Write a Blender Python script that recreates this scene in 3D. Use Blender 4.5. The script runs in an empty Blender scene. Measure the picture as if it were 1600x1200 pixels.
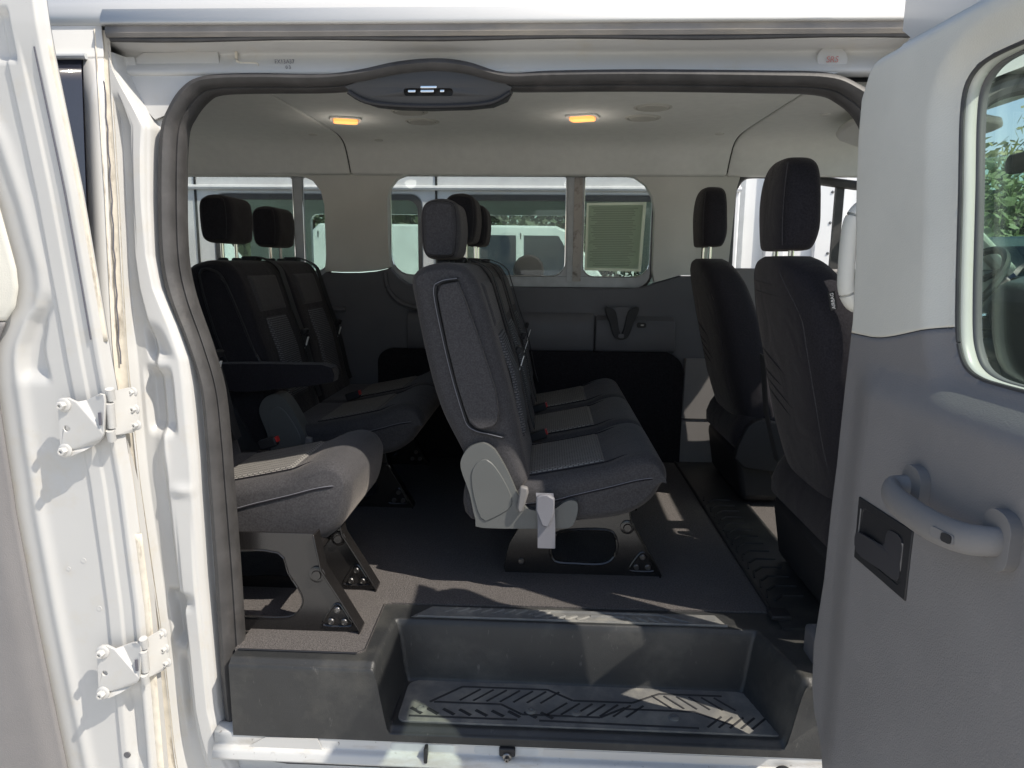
import bpy, bmesh, math, random
from mathutils import Vector, Matrix
from mathutils.geometry import tessellate_polygon
random.seed(7)
SC = bpy.context.scene
COL = SC.collection
R = math.radians

# ------------------------------------------------------------------ camera
CAM_LOC = Vector((0, -1.44, 0.88))
yaw, pitch, roll = R(2.706), R(9.698), R(0.55)
F = Vector((-math.sin(yaw)*math.cos(pitch), math.cos(yaw)*math.cos(pitch), -math.sin(pitch)))
R0 = Vector((math.cos(yaw), math.sin(yaw), 0)); U0 = R0.cross(F)
RR = R0*math.cos(roll)+U0*math.sin(roll); UU = U0*math.cos(roll)-R0*math.sin(roll)
cd = bpy.data.cameras.new('camera'); cam = bpy.data.objects.new('camera', cd); COL.objects.link(cam)
m = Matrix.Identity(4)
for i in range(3):
    m[i][0] = RR[i]; m[i][1] = UU[i]; m[i][2] = -F[i]; m[i][3] = CAM_LOC[i]
cam.matrix_world = m
cd.sensor_width = 36; cd.lens = 1109*36/1600; cd.clip_start = .02; cd.clip_end = 500
SC.camera = cam
# ------------------------------------------------------------------ sky, sun, exposure
SUN_DIR = Vector((-0.71, 0.345, -1.0)).normalized()        # the way the light travels
el = math.asin(-SUN_DIR.z); az = math.atan2(-SUN_DIR.x, -SUN_DIR.y)
w = bpy.data.worlds.new('World'); SC.world = w; w.use_nodes = True
nt = w.node_tree; bg = nt.nodes['Background']
sky = nt.nodes.new('ShaderNodeTexSky'); sky.sky_type = 'NISHITA'; sky.sun_disc = False
sky.sun_elevation = el; sky.sun_rotation = az; sky.air_density = 1.0; sky.dust_density = 1.5
nt.links.new(sky.outputs[0], bg.inputs[0]); bg.inputs[1].default_value = 0.125
sl = bpy.data.lights.new('sun', 'SUN'); sl.energy = 4.0; sl.angle = R(0.5); sl.color = (1, .93, .82)
so = bpy.data.objects.new('sun', sl); COL.objects.link(so)
so.rotation_euler = SUN_DIR.to_track_quat('-Z', 'Y').to_euler(); so.location = (5, -4, 8)
SC.view_settings.view_transform = 'Standard'; SC.view_settings.look = 'None'
SC.view_settings.exposure = 0.60; SC.view_settings.gamma = 1
SC.render.engine = 'CYCLES'
SC.cycles.use_denoising = True
SC.cycles.max_bounces = 12; SC.cycles.diffuse_bounces = 6; SC.cycles.glossy_bounces = 4
SC.cycles.transparent_max_bounces = 24; SC.cycles.sample_clamp_indirect = 6
SC.cycles.caustics_reflective = False; SC.cycles.caustics_refractive = False

# ------------------------------------------------------------------ materials
MATS = {}
def mat(name, col, rough=.5, metal=0, var=.12, vscale=6, bump=0, bscale=200, spec=.5, col2=None, emit=None, dist=.002, coat=0):
    if name in MATS: return MATS[name]
    M = bpy.data.materials.new(name); M.use_nodes = True; n = M.node_tree.nodes; l = M.node_tree.links
    b = n['Principled BSDF']; b.inputs['Roughness'].default_value = rough; b.inputs['Metallic'].default_value = metal
    b.inputs['Specular IOR Level'].default_value = spec
    if coat: b.inputs['Coat Weight'].default_value = coat; b.inputs['Coat Roughness'].default_value = .08
    tc = n.new('ShaderNodeTexCoord')
    nz = n.new('ShaderNodeTexNoise'); nz.inputs['Scale'].default_value = vscale; nz.inputs['Detail'].default_value = 6
    l.new(tc.outputs['Object'], nz.inputs['Vector'])
    rp = n.new('ShaderNodeValToRGB'); rp.color_ramp.elements[0].position = .3; rp.color_ramp.elements[1].position = .7
    c2 = col2 or tuple(c*(1-var) for c in col); c1 = col if col2 else tuple(min(1, c*(1+var*.6)) for c in col)
    rp.color_ramp.elements[0].color = (*c2, 1); rp.color_ramp.elements[1].color = (*c1, 1)
    l.new(nz.outputs[0], rp.inputs[0]); l.new(rp.outputs[0], b.inputs['Base Color'])
    if bump:
        n2 = n.new('ShaderNodeTexNoise'); n2.inputs['Scale'].default_value = bscale; n2.inputs['Detail'].default_value = 3
        l.new(tc.outputs['Object'], n2.inputs['Vector'])
        bm = n.new('ShaderNodeBump'); bm.inputs['Strength'].default_value = bump; bm.inputs['Distance'].default_value = dist
        l.new(n2.outputs[0], bm.inputs['Height']); l.new(bm.outputs[0], b.inputs['Normal'])
    if emit:
        b.inputs['Emission Color'].default_value = (*emit[:3], 1); b.inputs['Emission Strength'].default_value = emit[3]
    MATS[name] = M; return M

def cloth(M, sheen=.35, wr=.5, sc=7):
    n = M.node_tree.nodes; l = M.node_tree.links; b = n['Principled BSDF']
    b.inputs['Sheen Weight'].default_value = sheen; b.inputs['Sheen Roughness'].default_value = .35; b.inputs['Sheen Tint'].default_value = (.75, .68, .62, 1)
    if wr:
        tc = n.new('ShaderNodeTexCoord'); nz = n.new('ShaderNodeTexNoise'); nz.inputs['Scale'].default_value = sc; nz.inputs['Detail'].default_value = 2; nz.inputs['Distortion'].default_value = .8
        l.new(tc.outputs['Object'], nz.inputs['Vector']); bp = n.new('ShaderNodeBump'); bp.inputs['Strength'].default_value = wr; bp.inputs['Distance'].default_value = .02
        old = b.inputs['Normal'].links[0].from_socket if b.inputs['Normal'].links else None
        l.new(nz.outputs[0], bp.inputs['Height'])
        if old: l.new(old, bp.inputs['Normal'])
        l.new(bp.outputs[0], b.inputs['Normal'])
    return M

def overlay(M, col, scale, lo, hi, stretch=(1, 1, 1), detail=8, fac=1.0):
    """mix a second colour over the base colour by thresholded noise: dirt, scuffs, stains with their own shape"""
    n = M.node_tree.nodes; l = M.node_tree.links; b = n['Principled BSDF']
    src = b.inputs['Base Color'].links[0].from_socket
    tc = n.new('ShaderNodeTexCoord'); mp = n.new('ShaderNodeMapping'); mp.inputs['Scale'].default_value = stretch
    nz = n.new('ShaderNodeTexNoise'); nz.inputs['Scale'].default_value = scale; nz.inputs['Detail'].default_value = detail; nz.inputs['Roughness'].default_value = .65
    l.new(tc.outputs['Object'], mp.inputs[0]); l.new(mp.outputs[0], nz.inputs['Vector'])
    mr = n.new('ShaderNodeMapRange'); mr.inputs['From Min'].default_value = lo; mr.inputs['From Max'].default_value = hi; mr.inputs['To Max'].default_value = fac
    l.new(nz.outputs[0], mr.inputs['Value'])
    mx = n.new('ShaderNodeMix'); mx.data_type = 'RGBA'; mx.inputs[7].default_value = (*col, 1)
    l.new(mr.outputs[0], mx.inputs[0]); l.new(src, mx.inputs[6]); l.new(mx.outputs[2], b.inputs['Base Color'])
    return M

PAINT = overlay(mat('white_paint', (.54, .535, .52), .32, var=.03, vscale=3, coat=.5, bump=.03, bscale=18, dist=.003), (.50, .46, .38), 11, .60, .80, fac=.35)
JAMB = overlay(overlay(mat('jamb_paint', (.485, .48, .465), .42, var=.03, vscale=4, bump=.04, bscale=14, dist=.004), (.46, .41, .32), 13, .55, .76, fac=.45), (.25, .22, .18), 90, .70, .76, fac=.6)
SILL = overlay(overlay(mat('sill_paint', (.50, .50, .49), .4, var=.04, vscale=5), (.30, .25, .18), 14, .52, .72, stretch=(.5, 1, 2), fac=.6), (.10, .08, .06), 70, .64, .70, fac=.7)
DIRTY = overlay(mat('dirty_sealant', (.62, .57, .48), .8, var=.15, vscale=30, bump=.5, bscale=60), (.16, .12, .08), 34, .53, .66, stretch=(1, 1, .25), fac=.7)
RUBBER = overlay(mat('black_rubber', (.050, .048, .048), .55, var=.3, vscale=20, bump=.2, bscale=150), (.10, .09, .085), 12, .55, .8, fac=.6)
BLACK = mat('black_plastic', (.012, .012, .014), .6, var=.2, bump=.1, bscale=300)
GRIME = overlay(mat('grimy_rail', (.20, .185, .17), .7, var=.2, vscale=12, bump=.3, bscale=60), (.45, .38, .28), 6, .5, .7, stretch=(.3, 1, 1.5), fac=.6)
HEADL = mat('headliner_fabric', (.70, .705, .665), .95, var=.04, vscale=30, bump=.25, bscale=700, spec=.1)
BEIGE = mat('beige_trim', (.57, .565, .52), .6, var=.04, vscale=10, bump=.2, bscale=500, spec=.3)
BEIGE_DOOR = mat('beige_door_trim', (.60, .585, .525), .6, var=.05, vscale=7, bump=.25, bscale=420, spec=.3)
GREYTRIM = overlay(mat('grey_door_trim', (.195, .186, .184), .55, var=.05, vscale=9, bump=.35, bscale=420, spec=.4), (.30, .285, .28), 22, .62, .78, fac=.25)
DARKTRIM = mat('charcoal_trim', (.10, .10, .108), .5, var=.08, vscale=8, bump=.25, bscale=400, spec=.4)
PLASTIC = overlay(overlay(mat('step_plastic', (.025, .026, .027), .48, var=.2, vscale=9, bump=.25, bscale=350, spec=.45), (.12, .115, .10), 5, .5, .75, fac=.45), (.24, .23, .21), 70, .64, .74, stretch=(1, 1, .3), fac=.28)
MATT = overlay(mat('step_mat_rubber', (.13, .13, .127), .6, var=.2, vscale=14, bump=.3, bscale=300), (.34, .32, .27), 9, .45, .75, fac=.7)
CARPET = overlay(mat('carpet', (.135, .124, .120), 1.0, var=.35, vscale=240, bump=1.0, bscale=420, spec=.05, dist=.006), (.22, .20, .18), 9, .55, .8, fac=.3)
FABRIC = mat('charcoal_fabric', (.060, .058, .061), .95, var=.30, vscale=260, bump=.5, bscale=650, spec=.12)
FABRICB = mat('black_fabric', (.022, .021, .025), .95, var=.3, vscale=260, bump=.5, bscale=650, spec=.1)
SIDEFAB = mat('seat_side_fabric', (.054, .052, .056), .95, var=.30, vscale=260, bump=.5, bscale=650, spec=.12)
for m_, w_ in ((FABRIC, .16), (FABRICB, .30), (SIDEFAB, .12)): cloth(m_, .22, w_)
COVER = mat('grey_seat_plastic', (.098, .102, .099), .5, var=.08, bump=.2, bscale=500)
BELTGREY = mat('grey_belt', (.17, .17, .19), .6, var=.1, bump=.2, bscale=300)
BELT = mat('black_belt', (.018, .018, .020), .7, var=.2, bump=.3, bscale=400)
METAL = overlay(mat('black_steel', (.014, .013, .013), .25, var=.2, spec=.6), (.05, .04, .033), 25, .6, .75, fac=.35)
STEEL = mat('steel_bolt', (.22, .215, .21), .35, 1, var=.1)
CHROME = mat('chrome', (.8, .8, .8), .12, 1, var=.02)
GREYPL = mat('window_rail_grey', (.44, .46, .47), .5, var=.12, vscale=20, bump=.1)
HANDLE = mat('handle_grey', (.17, .163, .16), .6, var=.05, bump=.15, bscale=400)
WHITE = mat('label_white', (.8, .8, .78), .6, var=.03)
RED = mat('red_button', (.45, .03, .03), .4, var=.05)
YEL = mat('label_yellow', (.7, .45, .04), .6, var=.05)
BLUE = mat('label_blue', (.04, .07, .5), .5, var=.05)
INK = mat('ink_grey', (.10, .10, .12), .7, var=.05)
REDINK = mat('ink_red', (.40, .16, .15), .7, var=.05)
AMBER = mat('amber_lens', (.85, .45, .15), .3, var=.05, emit=(1.0, .33, .08, 1.1))
ASPH = overlay(mat('pale_concrete', (.60, .585, .55), .9, var=.25, vscale=60, bump=.6, bscale=120), (.68, .66, .62), 2, .5, .7, fac=.5)
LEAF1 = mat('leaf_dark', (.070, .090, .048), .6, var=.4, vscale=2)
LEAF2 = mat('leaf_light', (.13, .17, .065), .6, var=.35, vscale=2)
BARK = mat('bark', (.10, .07, .05), .9, var=.3, bump=.5, bscale=30)
GRASS = mat('verge_grass', (.10, .14, .04), .9, var=.35, vscale=3, bump=.5, bscale=40)
CARBL = mat('car_blue_grey', (.16, .21, .25), .25, .4, var=.03, coat=.6)
CARWH = mat('car_white', (.78, .78, .77), .3, var=.02, coat=.6)
CARSI = mat('car_silver', (.42, .44, .44), .3, .5, var=.03, coat=.6)
TYRE = mat('tyre', (.02, .02, .02), .85, var=.2)

def weave(name, c1, c2, axes):
    M = bpy.data.materials.new(name); M.use_nodes = True; n = M.node_tree.nodes; l = M.node_tree.links
    b = n['Principled BSDF']; b.inputs['Roughness'].default_value = .95; b.inputs['Specular IOR Level'].default_value = .12
    tc = n.new('ShaderNodeTexCoord'); mp = n.new('ShaderNodeCombineXYZ'); sp = n.new('ShaderNodeSeparateXYZ')
    l.new(tc.outputs['Object'], sp.inputs[0]); l.new(sp.outputs[axes[0]], mp.inputs[0]); l.new(sp.outputs[axes[1]], mp.inputs[1])
    br = n.new('ShaderNodeTexBrick'); br.inputs['Scale'].default_value = 60; br.inputs['Mortar Size'].default_value = .14; br.inputs['Mortar Smooth'].default_value = .6
    br.inputs['Brick Width'].default_value = .85; br.inputs['Row Height'].default_value = .42; br.offset = .5
    br.inputs['Color1'].default_value = (*c1, 1); br.inputs['Color2'].default_value = (*[c*.85 for c in c1], 1); br.inputs['Mortar'].default_value = (*c2, 1)
    l.new(mp.outputs[0], br.inputs['Vector'])
    nz = n.new('ShaderNodeTexNoise'); nz.inputs['Scale'].default_value = 500
    l.new(tc.outputs['Object'], nz.inputs['Vector'])
    mx = n.new('ShaderNodeMix'); mx.data_type = 'RGBA'; mx.blend_type = 'MULTIPLY'; mx.inputs[0].default_value = .25
    l.new(br.outputs[0], mx.inputs[6]); l.new(nz.outputs[0], mx.inputs[7]); l.new(mx.outputs[2], b.inputs['Base Color'])
    bm = n.new('ShaderNodeBump'); bm.inputs['Strength'].default_value = .8; bm.inputs['Distance'].default_value = .002; bm.invert = True
    l.new(br.outputs['Fac'], bm.inputs['Height']); l.new(bm.outputs[0], b.inputs['Normal'])
    return M
INSERT = weave('woven_insert', (.34, .325, .305), (.11, .105, .10), (0, 1))
INSERTB = weave('woven_insert_back', (.20, .198, .205), (.07, .07, .076), (1, 2))

def glass(name, tint, gloss=.10, dirt=.0):
    M = bpy.data.materials.new(name); M.use_nodes = True; n = M.node_tree.nodes; l = M.node_tree.links
    n.remove(n['Principled BSDF']); out = n['Material Output']
    tr = n.new('ShaderNodeBsdfTransparent'); tr.inputs[0].default_value = (*tint, 1)
    gl = n.new('ShaderNodeBsdfGlossy'); gl.inputs['Roughness'].default_value = .02; gl.inputs[0].default_value = (.9, .95, .95, 1)
    fr = n.new('ShaderNodeFresnel'); gm = n.new('ShaderNodeNewGeometry'); io = n.new('ShaderNodeMapRange')
    io.inputs['To Min'].default_value = 1.45; io.inputs['To Max'].default_value = 1/1.45      # a sheet: both faces reflect as from the air side
    l.new(gm.outputs['Backfacing'], io.inputs['Value']); l.new(io.outputs[0], fr.inputs[0])
    mr = n.new('ShaderNodeMath'); mr.operation = 'MULTIPLY'; mr.inputs[1].default_value = 1.0; l.new(fr.outputs[0], mr.inputs[0])
    mx = n.new('ShaderNodeMixShader'); l.new(mr.outputs[0], mx.inputs[0]); l.new(tr.outputs[0], mx.inputs[1]); l.new(gl.outputs[0], mx.inputs[2])
    last = mx
    if dirt:
        df = n.new('ShaderNodeBsdfDiffuse'); df.inputs[0].default_value = (.5, .52, .48, 1)
        tc = n.new('ShaderNodeTexCoord'); nz = n.new('ShaderNodeTexNoise'); nz.inputs['Scale'].default_value = 9; nz.inputs['Detail'].default_value = 8
        l.new(tc.outputs['Object'], nz.inputs['Vector'])
        m2 = n.new('ShaderNodeMapRange'); m2.inputs['From Min'].default_value = .35; m2.inputs['From Max'].default_value = .8; m2.inputs['To Min'].default_value = dirt*.4; m2.inputs['To Max'].default_value = dirt*2
        l.new(nz.outputs[0], m2.inputs['Value'])
        x2 = n.new('ShaderNodeMixShader'); l.new(m2.outputs[0], x2.inputs[0]); l.new(mx.outputs[0], x2.inputs[1]); l.new(df.outputs[0], x2.inputs[2]); last = x2
    l.new(last.outputs[0], out.inputs[0]); return M
TINT = glass('tinted_glass', (.79, .81, .80), dirt=.06)
CLEAR = glass('clear_green_glass', (.80, .92, .86), dirt=.02)
DOORGL = glass('door_glass', (.88, .95, .90), dirt=.015)
PRIV = mat('privacy_glass', (.012, .013, .022), .06, var=.1, spec=.8)

# ------------------------------------------------------------------ mesh helpers
class MB:
    def __init__(s): s.v = []; s.f = []
    def add(s, v, f):
        k = len(s.v); s.v += [Vector(p) for p in v]; s.f += [tuple(i+k for i in q) for q in f]; return s
    def box(s, c, d, rot=None):
        v = [Vector((x*d[0]/2, y*d[1]/2, z*d[2]/2)) for x in (-1, 1) for y in (-1, 1) for z in (-1, 1)]
        if rot is not None: v = [rot @ p for p in v]
        v = [p+Vector(c) for p in v]
        return s.add(v, [(0, 1, 3, 2), (4, 6, 7, 5), (0, 4, 5, 1), (2, 3, 7, 6), (0, 2, 6, 4), (1, 5, 7, 3)])
    def tube(s, pts, r, n=8, flat=None, up=None):
        pts = [Vector(p) for p in pts]; N = len(pts); rings = []
        ref = Vector(up) if up else None
        for i in range(N):
            t = (pts[min(i+1, N-1)]-pts[max(i-1, 0)]).normalized()
            a = ref or (Vector((0, 0, 1)) if abs(t.z) < .9 else Vector((0, 1, 0)))
            x = t.cross(a).normalized(); y = x.cross(t).normalized()
            rr = r[i] if isinstance(r, (list, tuple)) else r
            fl = flat if flat else 1
            rings.append([pts[i]+x*rr*math.cos(2*math.pi*k/n)+y*rr*fl*math.sin(2*math.pi*k/n) for k in range(n)])
        return s.loft(rings, True, True)
    def loft(s, rings, closed=True, caps=True, loop=False):
        n = len(rings[0]); v = [p for r in rings for p in r]; f = []
        m_ = len(rings)
        for i in range(m_ if loop else m_-1):
            j = (i+1) % m_
            for k in range(n if closed else n-1):
                k2 = (k+1) % n; f.append((i*n+k, i*n+k2, j*n+k2, j*n+k))
        if caps and not loop: f.append(tuple(range(n))[::-1]); f.append(tuple((m_-1)*n+k for k in range(n)))
        return s.add(v, f)
    def prism(s, poly, fn, a, b, holes=()):
        """poly, holes: 2-D outlines; fn(u, v, t) -> point; t runs a..b"""
        loops = [list(poly)]+[list(h) for h in holes]
        flat = [p for lp in loops for p in lp]
        tri = tessellate_polygon([[Vector((p[0], p[1], 0)) for p in lp] for lp in loops])
        k = len(flat); v = [fn(p[0], p[1], a) for p in flat]+[fn(p[0], p[1], b) for p in flat]
        f = [tuple(t) for t in tri]+[tuple(i+k for i in t[::-1]) for t in tri]
        o = 0
        for lp in loops:
            n = len(lp)
            for i in range(n):
                j = (i+1) % n; f.append((o+i, o+j, k+o+j, k+o+i))
            o += n
        return s.add(v, f)
    def disc(s, c, ax, prof, n=16):
        """lathe: prof = [(radius, height)...] about axis ax at c"""
        ax = Vector(ax).normalized(); a = Vector((0, 0, 1)) if abs(ax.z) < .9 else Vector((1, 0, 0))
        x = ax.cross(a).normalized(); y = ax.cross(x)
        rings = [[Vector(c)+ax*h+x*r*math.cos(2*math.pi*k/n)+y*r*math.sin(2*math.pi*k/n) for k in range(n)] for r, h in prof]
        return s.loft(rings, True, True)
    def grid(s, nu, nv, fn):
        v = [fn(i/(nu-1), j/(nv-1)) for j in range(nv) for i in range(nu)]
        return s.add(v, [(j*nu+i, j*nu+i+1, (j+1)*nu+i+1, (j+1)*nu+i) for j in range(nv-1) for i in range(nu-1)])

def make(name, mb, material, parent=None, smooth=True, bevel=0, seg=2, solid=0, subsurf=0, angle=35, label=None, weld=False):
    lo = Vector([min(p[i] for p in mb.v) for i in range(3)]); hi = Vector([max(p[i] for p in mb.v) for i in range(3)])
    c = (lo+hi)/2
    me = bpy.data.meshes.new(name); me.from_pydata([p-c for p in mb.v], [], mb.f)
    b = bmesh.new(); b.from_mesh(me)
    if weld: bmesh.ops.remove_doubles(b, verts=b.verts, dist=1e-5)
    bmesh.ops.recalc_face_normals(b, faces=b.faces); b.to_mesh(me); b.free()
    me.materials.append(material)
    if smooth:
        for p in me.polygons: p.use_smooth = True
        me.set_sharp_from_angle(angle=R(angle))
    o = bpy.data.objects.new(name, me); COL.objects.link(o); o.location = c
    if parent is not None: attach(o, parent)
    if solid:
        md = o.modifiers.new('solid', 'SOLIDIFY'); md.thickness = solid; md.offset = 0
    if bevel:
        md = o.modifiers.new('bevel', 'BEVEL'); md.width = bevel; md.segments = seg; md.limit_method = 'ANGLE'; md.angle_limit = R(40); md.harden_normals = False
    if subsurf:
        md = o.modifiers.new('sub', 'SUBSURF'); md.levels = subsurf; md.render_levels = subsurf
    if label: o['label'] = label
    return o
WP = {}
def world_loc(o):
    p = o.location.copy(); q = WP.get(o.name)
    return Vector(o['_w']) if '_w' in o else p
def attach(o, parent):
    pl = PARENT_LOC.get(parent.name, Vector())
    wl = o.location.copy(); PARENT_LOC[o.name] = wl
    o.parent = parent; o.location = wl-pl
PARENT_LOC = {}
def thing(name, loc, label, cat, group=None):
    o = bpy.data.objects.new(name, None); COL.objects.link(o); o.location = loc; o.empty_display_size = .1
    PARENT_LOC[o.name] = Vector(loc)
    o['label'] = label; o['category'] = cat
    if group: o['group'] = group
    return o
def copy_tree(o, parent=None):
    c = o.copy(); COL.objects.link(c)
    if parent is not None: c.parent = parent
    for ch in [x for x in bpy.data.objects if x.parent == o]: copy_tree(ch, c)
    return c
def catmull(P, n=6, closed=False):
    P = [Vector(p) for p in P]; out = []; N = len(P)
    for i in range(N if closed else N-1):
        g = (lambda k: P[k % N]) if closed else (lambda k: P[max(0, min(N-1, k))])
        a, b, c, d = g(i-1), g(i), g(i+1), g(i+2)
        for k in range(n):
            t = k/n; out.append(.5*((2*b)+(c-a)*t+(2*a-5*b+4*c-d)*t*t+(3*b-a-3*c+d)*t**3))
    if not closed: out.append(P[-1])
    return out
def cm2(P, n=5, closed=True): return [(p.x, p.y) for p in catmull([(a, b, 0) for a, b in P], n, closed)]
def rrect(x0, x1, z0, z1, r, n=6):
    if not isinstance(r, (list, tuple)): r = [r]*4
    out = []
    for (cx, cz, a0, q) in ((x1-r[0], z1-r[0], 0, r[0]), (x0+r[1], z1-r[1], 90, r[1]), (x0+r[2], z0+r[2], 180, r[2]), (x1-r[3], z0+r[3], 270, r[3])):
        for k in range(n+1):
            a = R(a0+90*k/n); out.append((cx+q*math.cos(a), cz+q*math.sin(a)))
    return out
def sm(a, b, x):
    t = max(0, min(1, (x-a)/(b-a))) if a != b else float(x > a)
    return t*t*(3-2*t)
def interp(T, z):
    if z <= T[0][0]: return T[0][1]
    for (a, u), (b, v) in zip(T, T[1:]):
        if z <= b: return u+(v-u)*(z-a)/(b-a)
    return T[-1][1]
def tb(z): return .06*max(0, min(1, (z-.4)/.9))**1.4        # how far the body side leans in
XZ = lambda u, v, t: Vector((u, t, v))
XY = lambda u, v, t: Vector((u, v, t))
YZ = lambda u, v, t: Vector((t, u, v))
s_rings = []        # cross-sections of the last cushion, for stitching along them
def pad(mb, prof, y0, y1, r, n=4, puff=0):
    """a cushion: side outline prof (x, z) carried from y0 to y1, its ends rolled in by r"""
    P = [Vector((a, b)) for a, b in prof]; N = len(P)
    area = sum(P[i].x*P[(i+1) % N].y-P[(i+1) % N].x*P[i].y for i in range(N)); sg = 1 if area > 0 else -1
    nr = []
    for i in range(N):
        t = (P[(i+1) % N]-P[i-1]).normalized(); nr.append(Vector((-t.y, t.x))*sg)
    rad = []
    for i in range(N):
        u, v_ = P[i]-P[i-1], P[(i+1) % N]-P[i]; tn = (u.x*v_.y-u.y*v_.x)*sg/max(1e-9, u.length*v_.length)
        rad.append(min(1.0, .5*(u.length+v_.length)/max(1e-4, tn)) if tn > 1e-4 else 1.0)
    rad = [min(rad[(i+k) % N] for k in (-3, -2, -1, 0, 1, 2, 3)) for i in range(N)]
    for _ in range(4): rad = [(rad[i-1]+rad[i]+rad[(i+1) % N])/3 for i in range(N)]
    lim = lambda i, d: d*(.8*rad[i])/(.8*rad[i]+d) if d > 0 else d
    st = [(y0+r*(1-math.cos(R(90*k/n))), r*(1-math.sin(R(90*k/n)))) for k in range(n+1)]
    mid = [(y0+r+(y1-y0-2*r)*k/6, -puff*math.sin(math.pi*k/6)) for k in range(1, 6)]
    st = st+mid+[(y0+y1-y, d) for y, d in st[::-1]]
    rings = [[Vector((P[i].x+nr[i].x*lim(i, d), y, P[i].y+nr[i].y*lim(i, d))) for i in range(N)] for y, d in st]
    s_rings[:] = rings
    return mb.loft(rings, True, True)
def ribbon(mb, pts, side, w, th):
    """flat strap along pts, width w along side, thickness th"""
    s = Vector(side).normalized(); P = [Vector(p) for p in pts]; rings = []
    for i, p in enumerate(P):
        t = (P[min(i+1, len(P)-1)]-P[max(i-1, 0)]).normalized(); q = t.cross(s).normalized()
        rings.append([p-s*w/2-q*th/2, p+s*w/2-q*th/2, p+s*w/2+q*th/2, p-s*w/2+q*th/2])
    return mb.loft(rings, True, True)
def text(name, body, size, loc, xdir, ydir, material, parent, label=None):
    cu = bpy.data.curves.new(name, 'FONT'); cu.body = body; cu.size = size; cu.extrude = .0003; cu.align_x = 'CENTER'; cu.align_y = 'CENTER'
    t = bpy.data.objects.new('tmp_text', cu); COL.objects.link(t)
    dg = bpy.context.evaluated_depsgraph_get(); me = bpy.data.meshes.new_from_object(t.evaluated_get(dg))
    bpy.data.objects.remove(t); me.materials.clear(); me.materials.append(material)
    o = bpy.data.objects.new(name, me); COL.objects.link(o); o.location = loc
    x = Vector(xdir).normalized(); y = Vector(ydir).normalized(); z = x.cross(y)
    o.rotation_euler = Matrix((x, y, z)).transposed().to_euler()
    if parent is not None: attach(o, parent)
    return o
def hexbolt(mb, c, ax, r=.011, h=.012):
    mb.disc(c, ax, [(r*1.7, 0), (r*1.7, .0025), (r*1.45, .004), (r*1.2, .0045)], 16)
    mb.disc(Vector(c)+Vector(ax).normalized()*.004, ax, [(r, 0), (r, h-.002), (r*.85, h), (r*.45, h), (r*.4, h-.004)], 6)
    return mb

# ================================================================== surroundings
GZ = -.66
o = make('ground', MB().add([(-150, -150, GZ), (150, -150, GZ), (150, 150, GZ), (-150, 150, GZ)], [(0, 1, 2, 3)]), ASPH); o['kind'] = 'structure'
o = make('verge', MB().prism([(-60, 15.5), (60, 15.5), (60, 34), (-60, 34)], XY, GZ-.02, GZ+.12), GRASS); o['kind'] = 'structure'
o = make('verge', MB().prism([(11, -4), (34, -4), (34, 15.4), (11, 15.4)], XY, GZ-.02, GZ+.12), GRASS); o['kind'] = 'structure'

def leaf_cloud(n, rad, h, z0, seed, size):
    rg = random.Random(seed); mb = MB(); cl = [(Vector((rg.uniform(-rad, rad)*.8, rg.uniform(-rad, rad)*.8, z0+rg.uniform(.1, .95)*h)), rg.uniform(.3, .55)*rad) for _ in range(22)]
    for i in range(n):
        c, r = cl[rg.randrange(len(cl))]
        d = Vector((rg.gauss(0, 1), rg.gauss(0, 1), rg.gauss(0, 1))).normalized()*r*rg.uniform(.6, 1.05)
        p = c+d; a = Vector((rg.gauss(0, 1), rg.gauss(0, 1), rg.gauss(0, 1))).normalized(); b = a.orthogonal().normalized()
        s = size*rg.uniform(.6, 1.3); mb.add([p-a*s, p+b*s*.5, p+a*s, p-b*s*.5], [(0, 1, 2, 3)])
    return mb
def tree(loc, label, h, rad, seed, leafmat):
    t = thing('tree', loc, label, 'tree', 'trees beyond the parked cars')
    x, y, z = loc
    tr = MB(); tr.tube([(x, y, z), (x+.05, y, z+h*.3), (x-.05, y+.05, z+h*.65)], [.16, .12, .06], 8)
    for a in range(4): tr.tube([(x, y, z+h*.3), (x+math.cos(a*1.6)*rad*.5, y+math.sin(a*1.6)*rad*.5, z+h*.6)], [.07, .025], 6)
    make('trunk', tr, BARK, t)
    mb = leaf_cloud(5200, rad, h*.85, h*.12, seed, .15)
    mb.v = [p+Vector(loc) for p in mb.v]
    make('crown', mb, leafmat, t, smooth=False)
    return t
TREES = [(-15, 19, 4.6, 2.6, 'broad dark bush tree at the far rear end of the verge'), (-10.5, 17.5, 4.2, 2.5, 'low dark bush tree behind the white parked car'), (-6.5, 18.5, 5.0, 2.6, 'taller dark green tree seen through the rear window'),
         (-2.5, 17.6, 4.3, 2.4, 'rounded dark tree seen past the middle headrests'), (1.5, 18.4, 4.8, 2.5, 'bushy dark tree behind the paper on the window'), (5.5, 18, 4.4, 2.5, 'dark tree mostly behind the white box truck'),
         (9.6, 16.5, 3.4, 2.0, 'sunlit hedge tree beyond the windscreen pillar'), (13.2, 17.6, 4.6, 2.6, 'big sunlit tree seen high through the windscreen'), (16.0, 17.4, 5.2, 2.8, 'light green tree at the right edge of the windscreen'), (11.6, 24, 4.4, 2.7, 'distant pale tree low beside the windscreen pillar')]
for i, (x, y, h, r, lb) in enumerate(TREES): tree((x, y, GZ+.1), lb, h, r, 50+i, LEAF2 if i > 5 else LEAF1)

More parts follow.
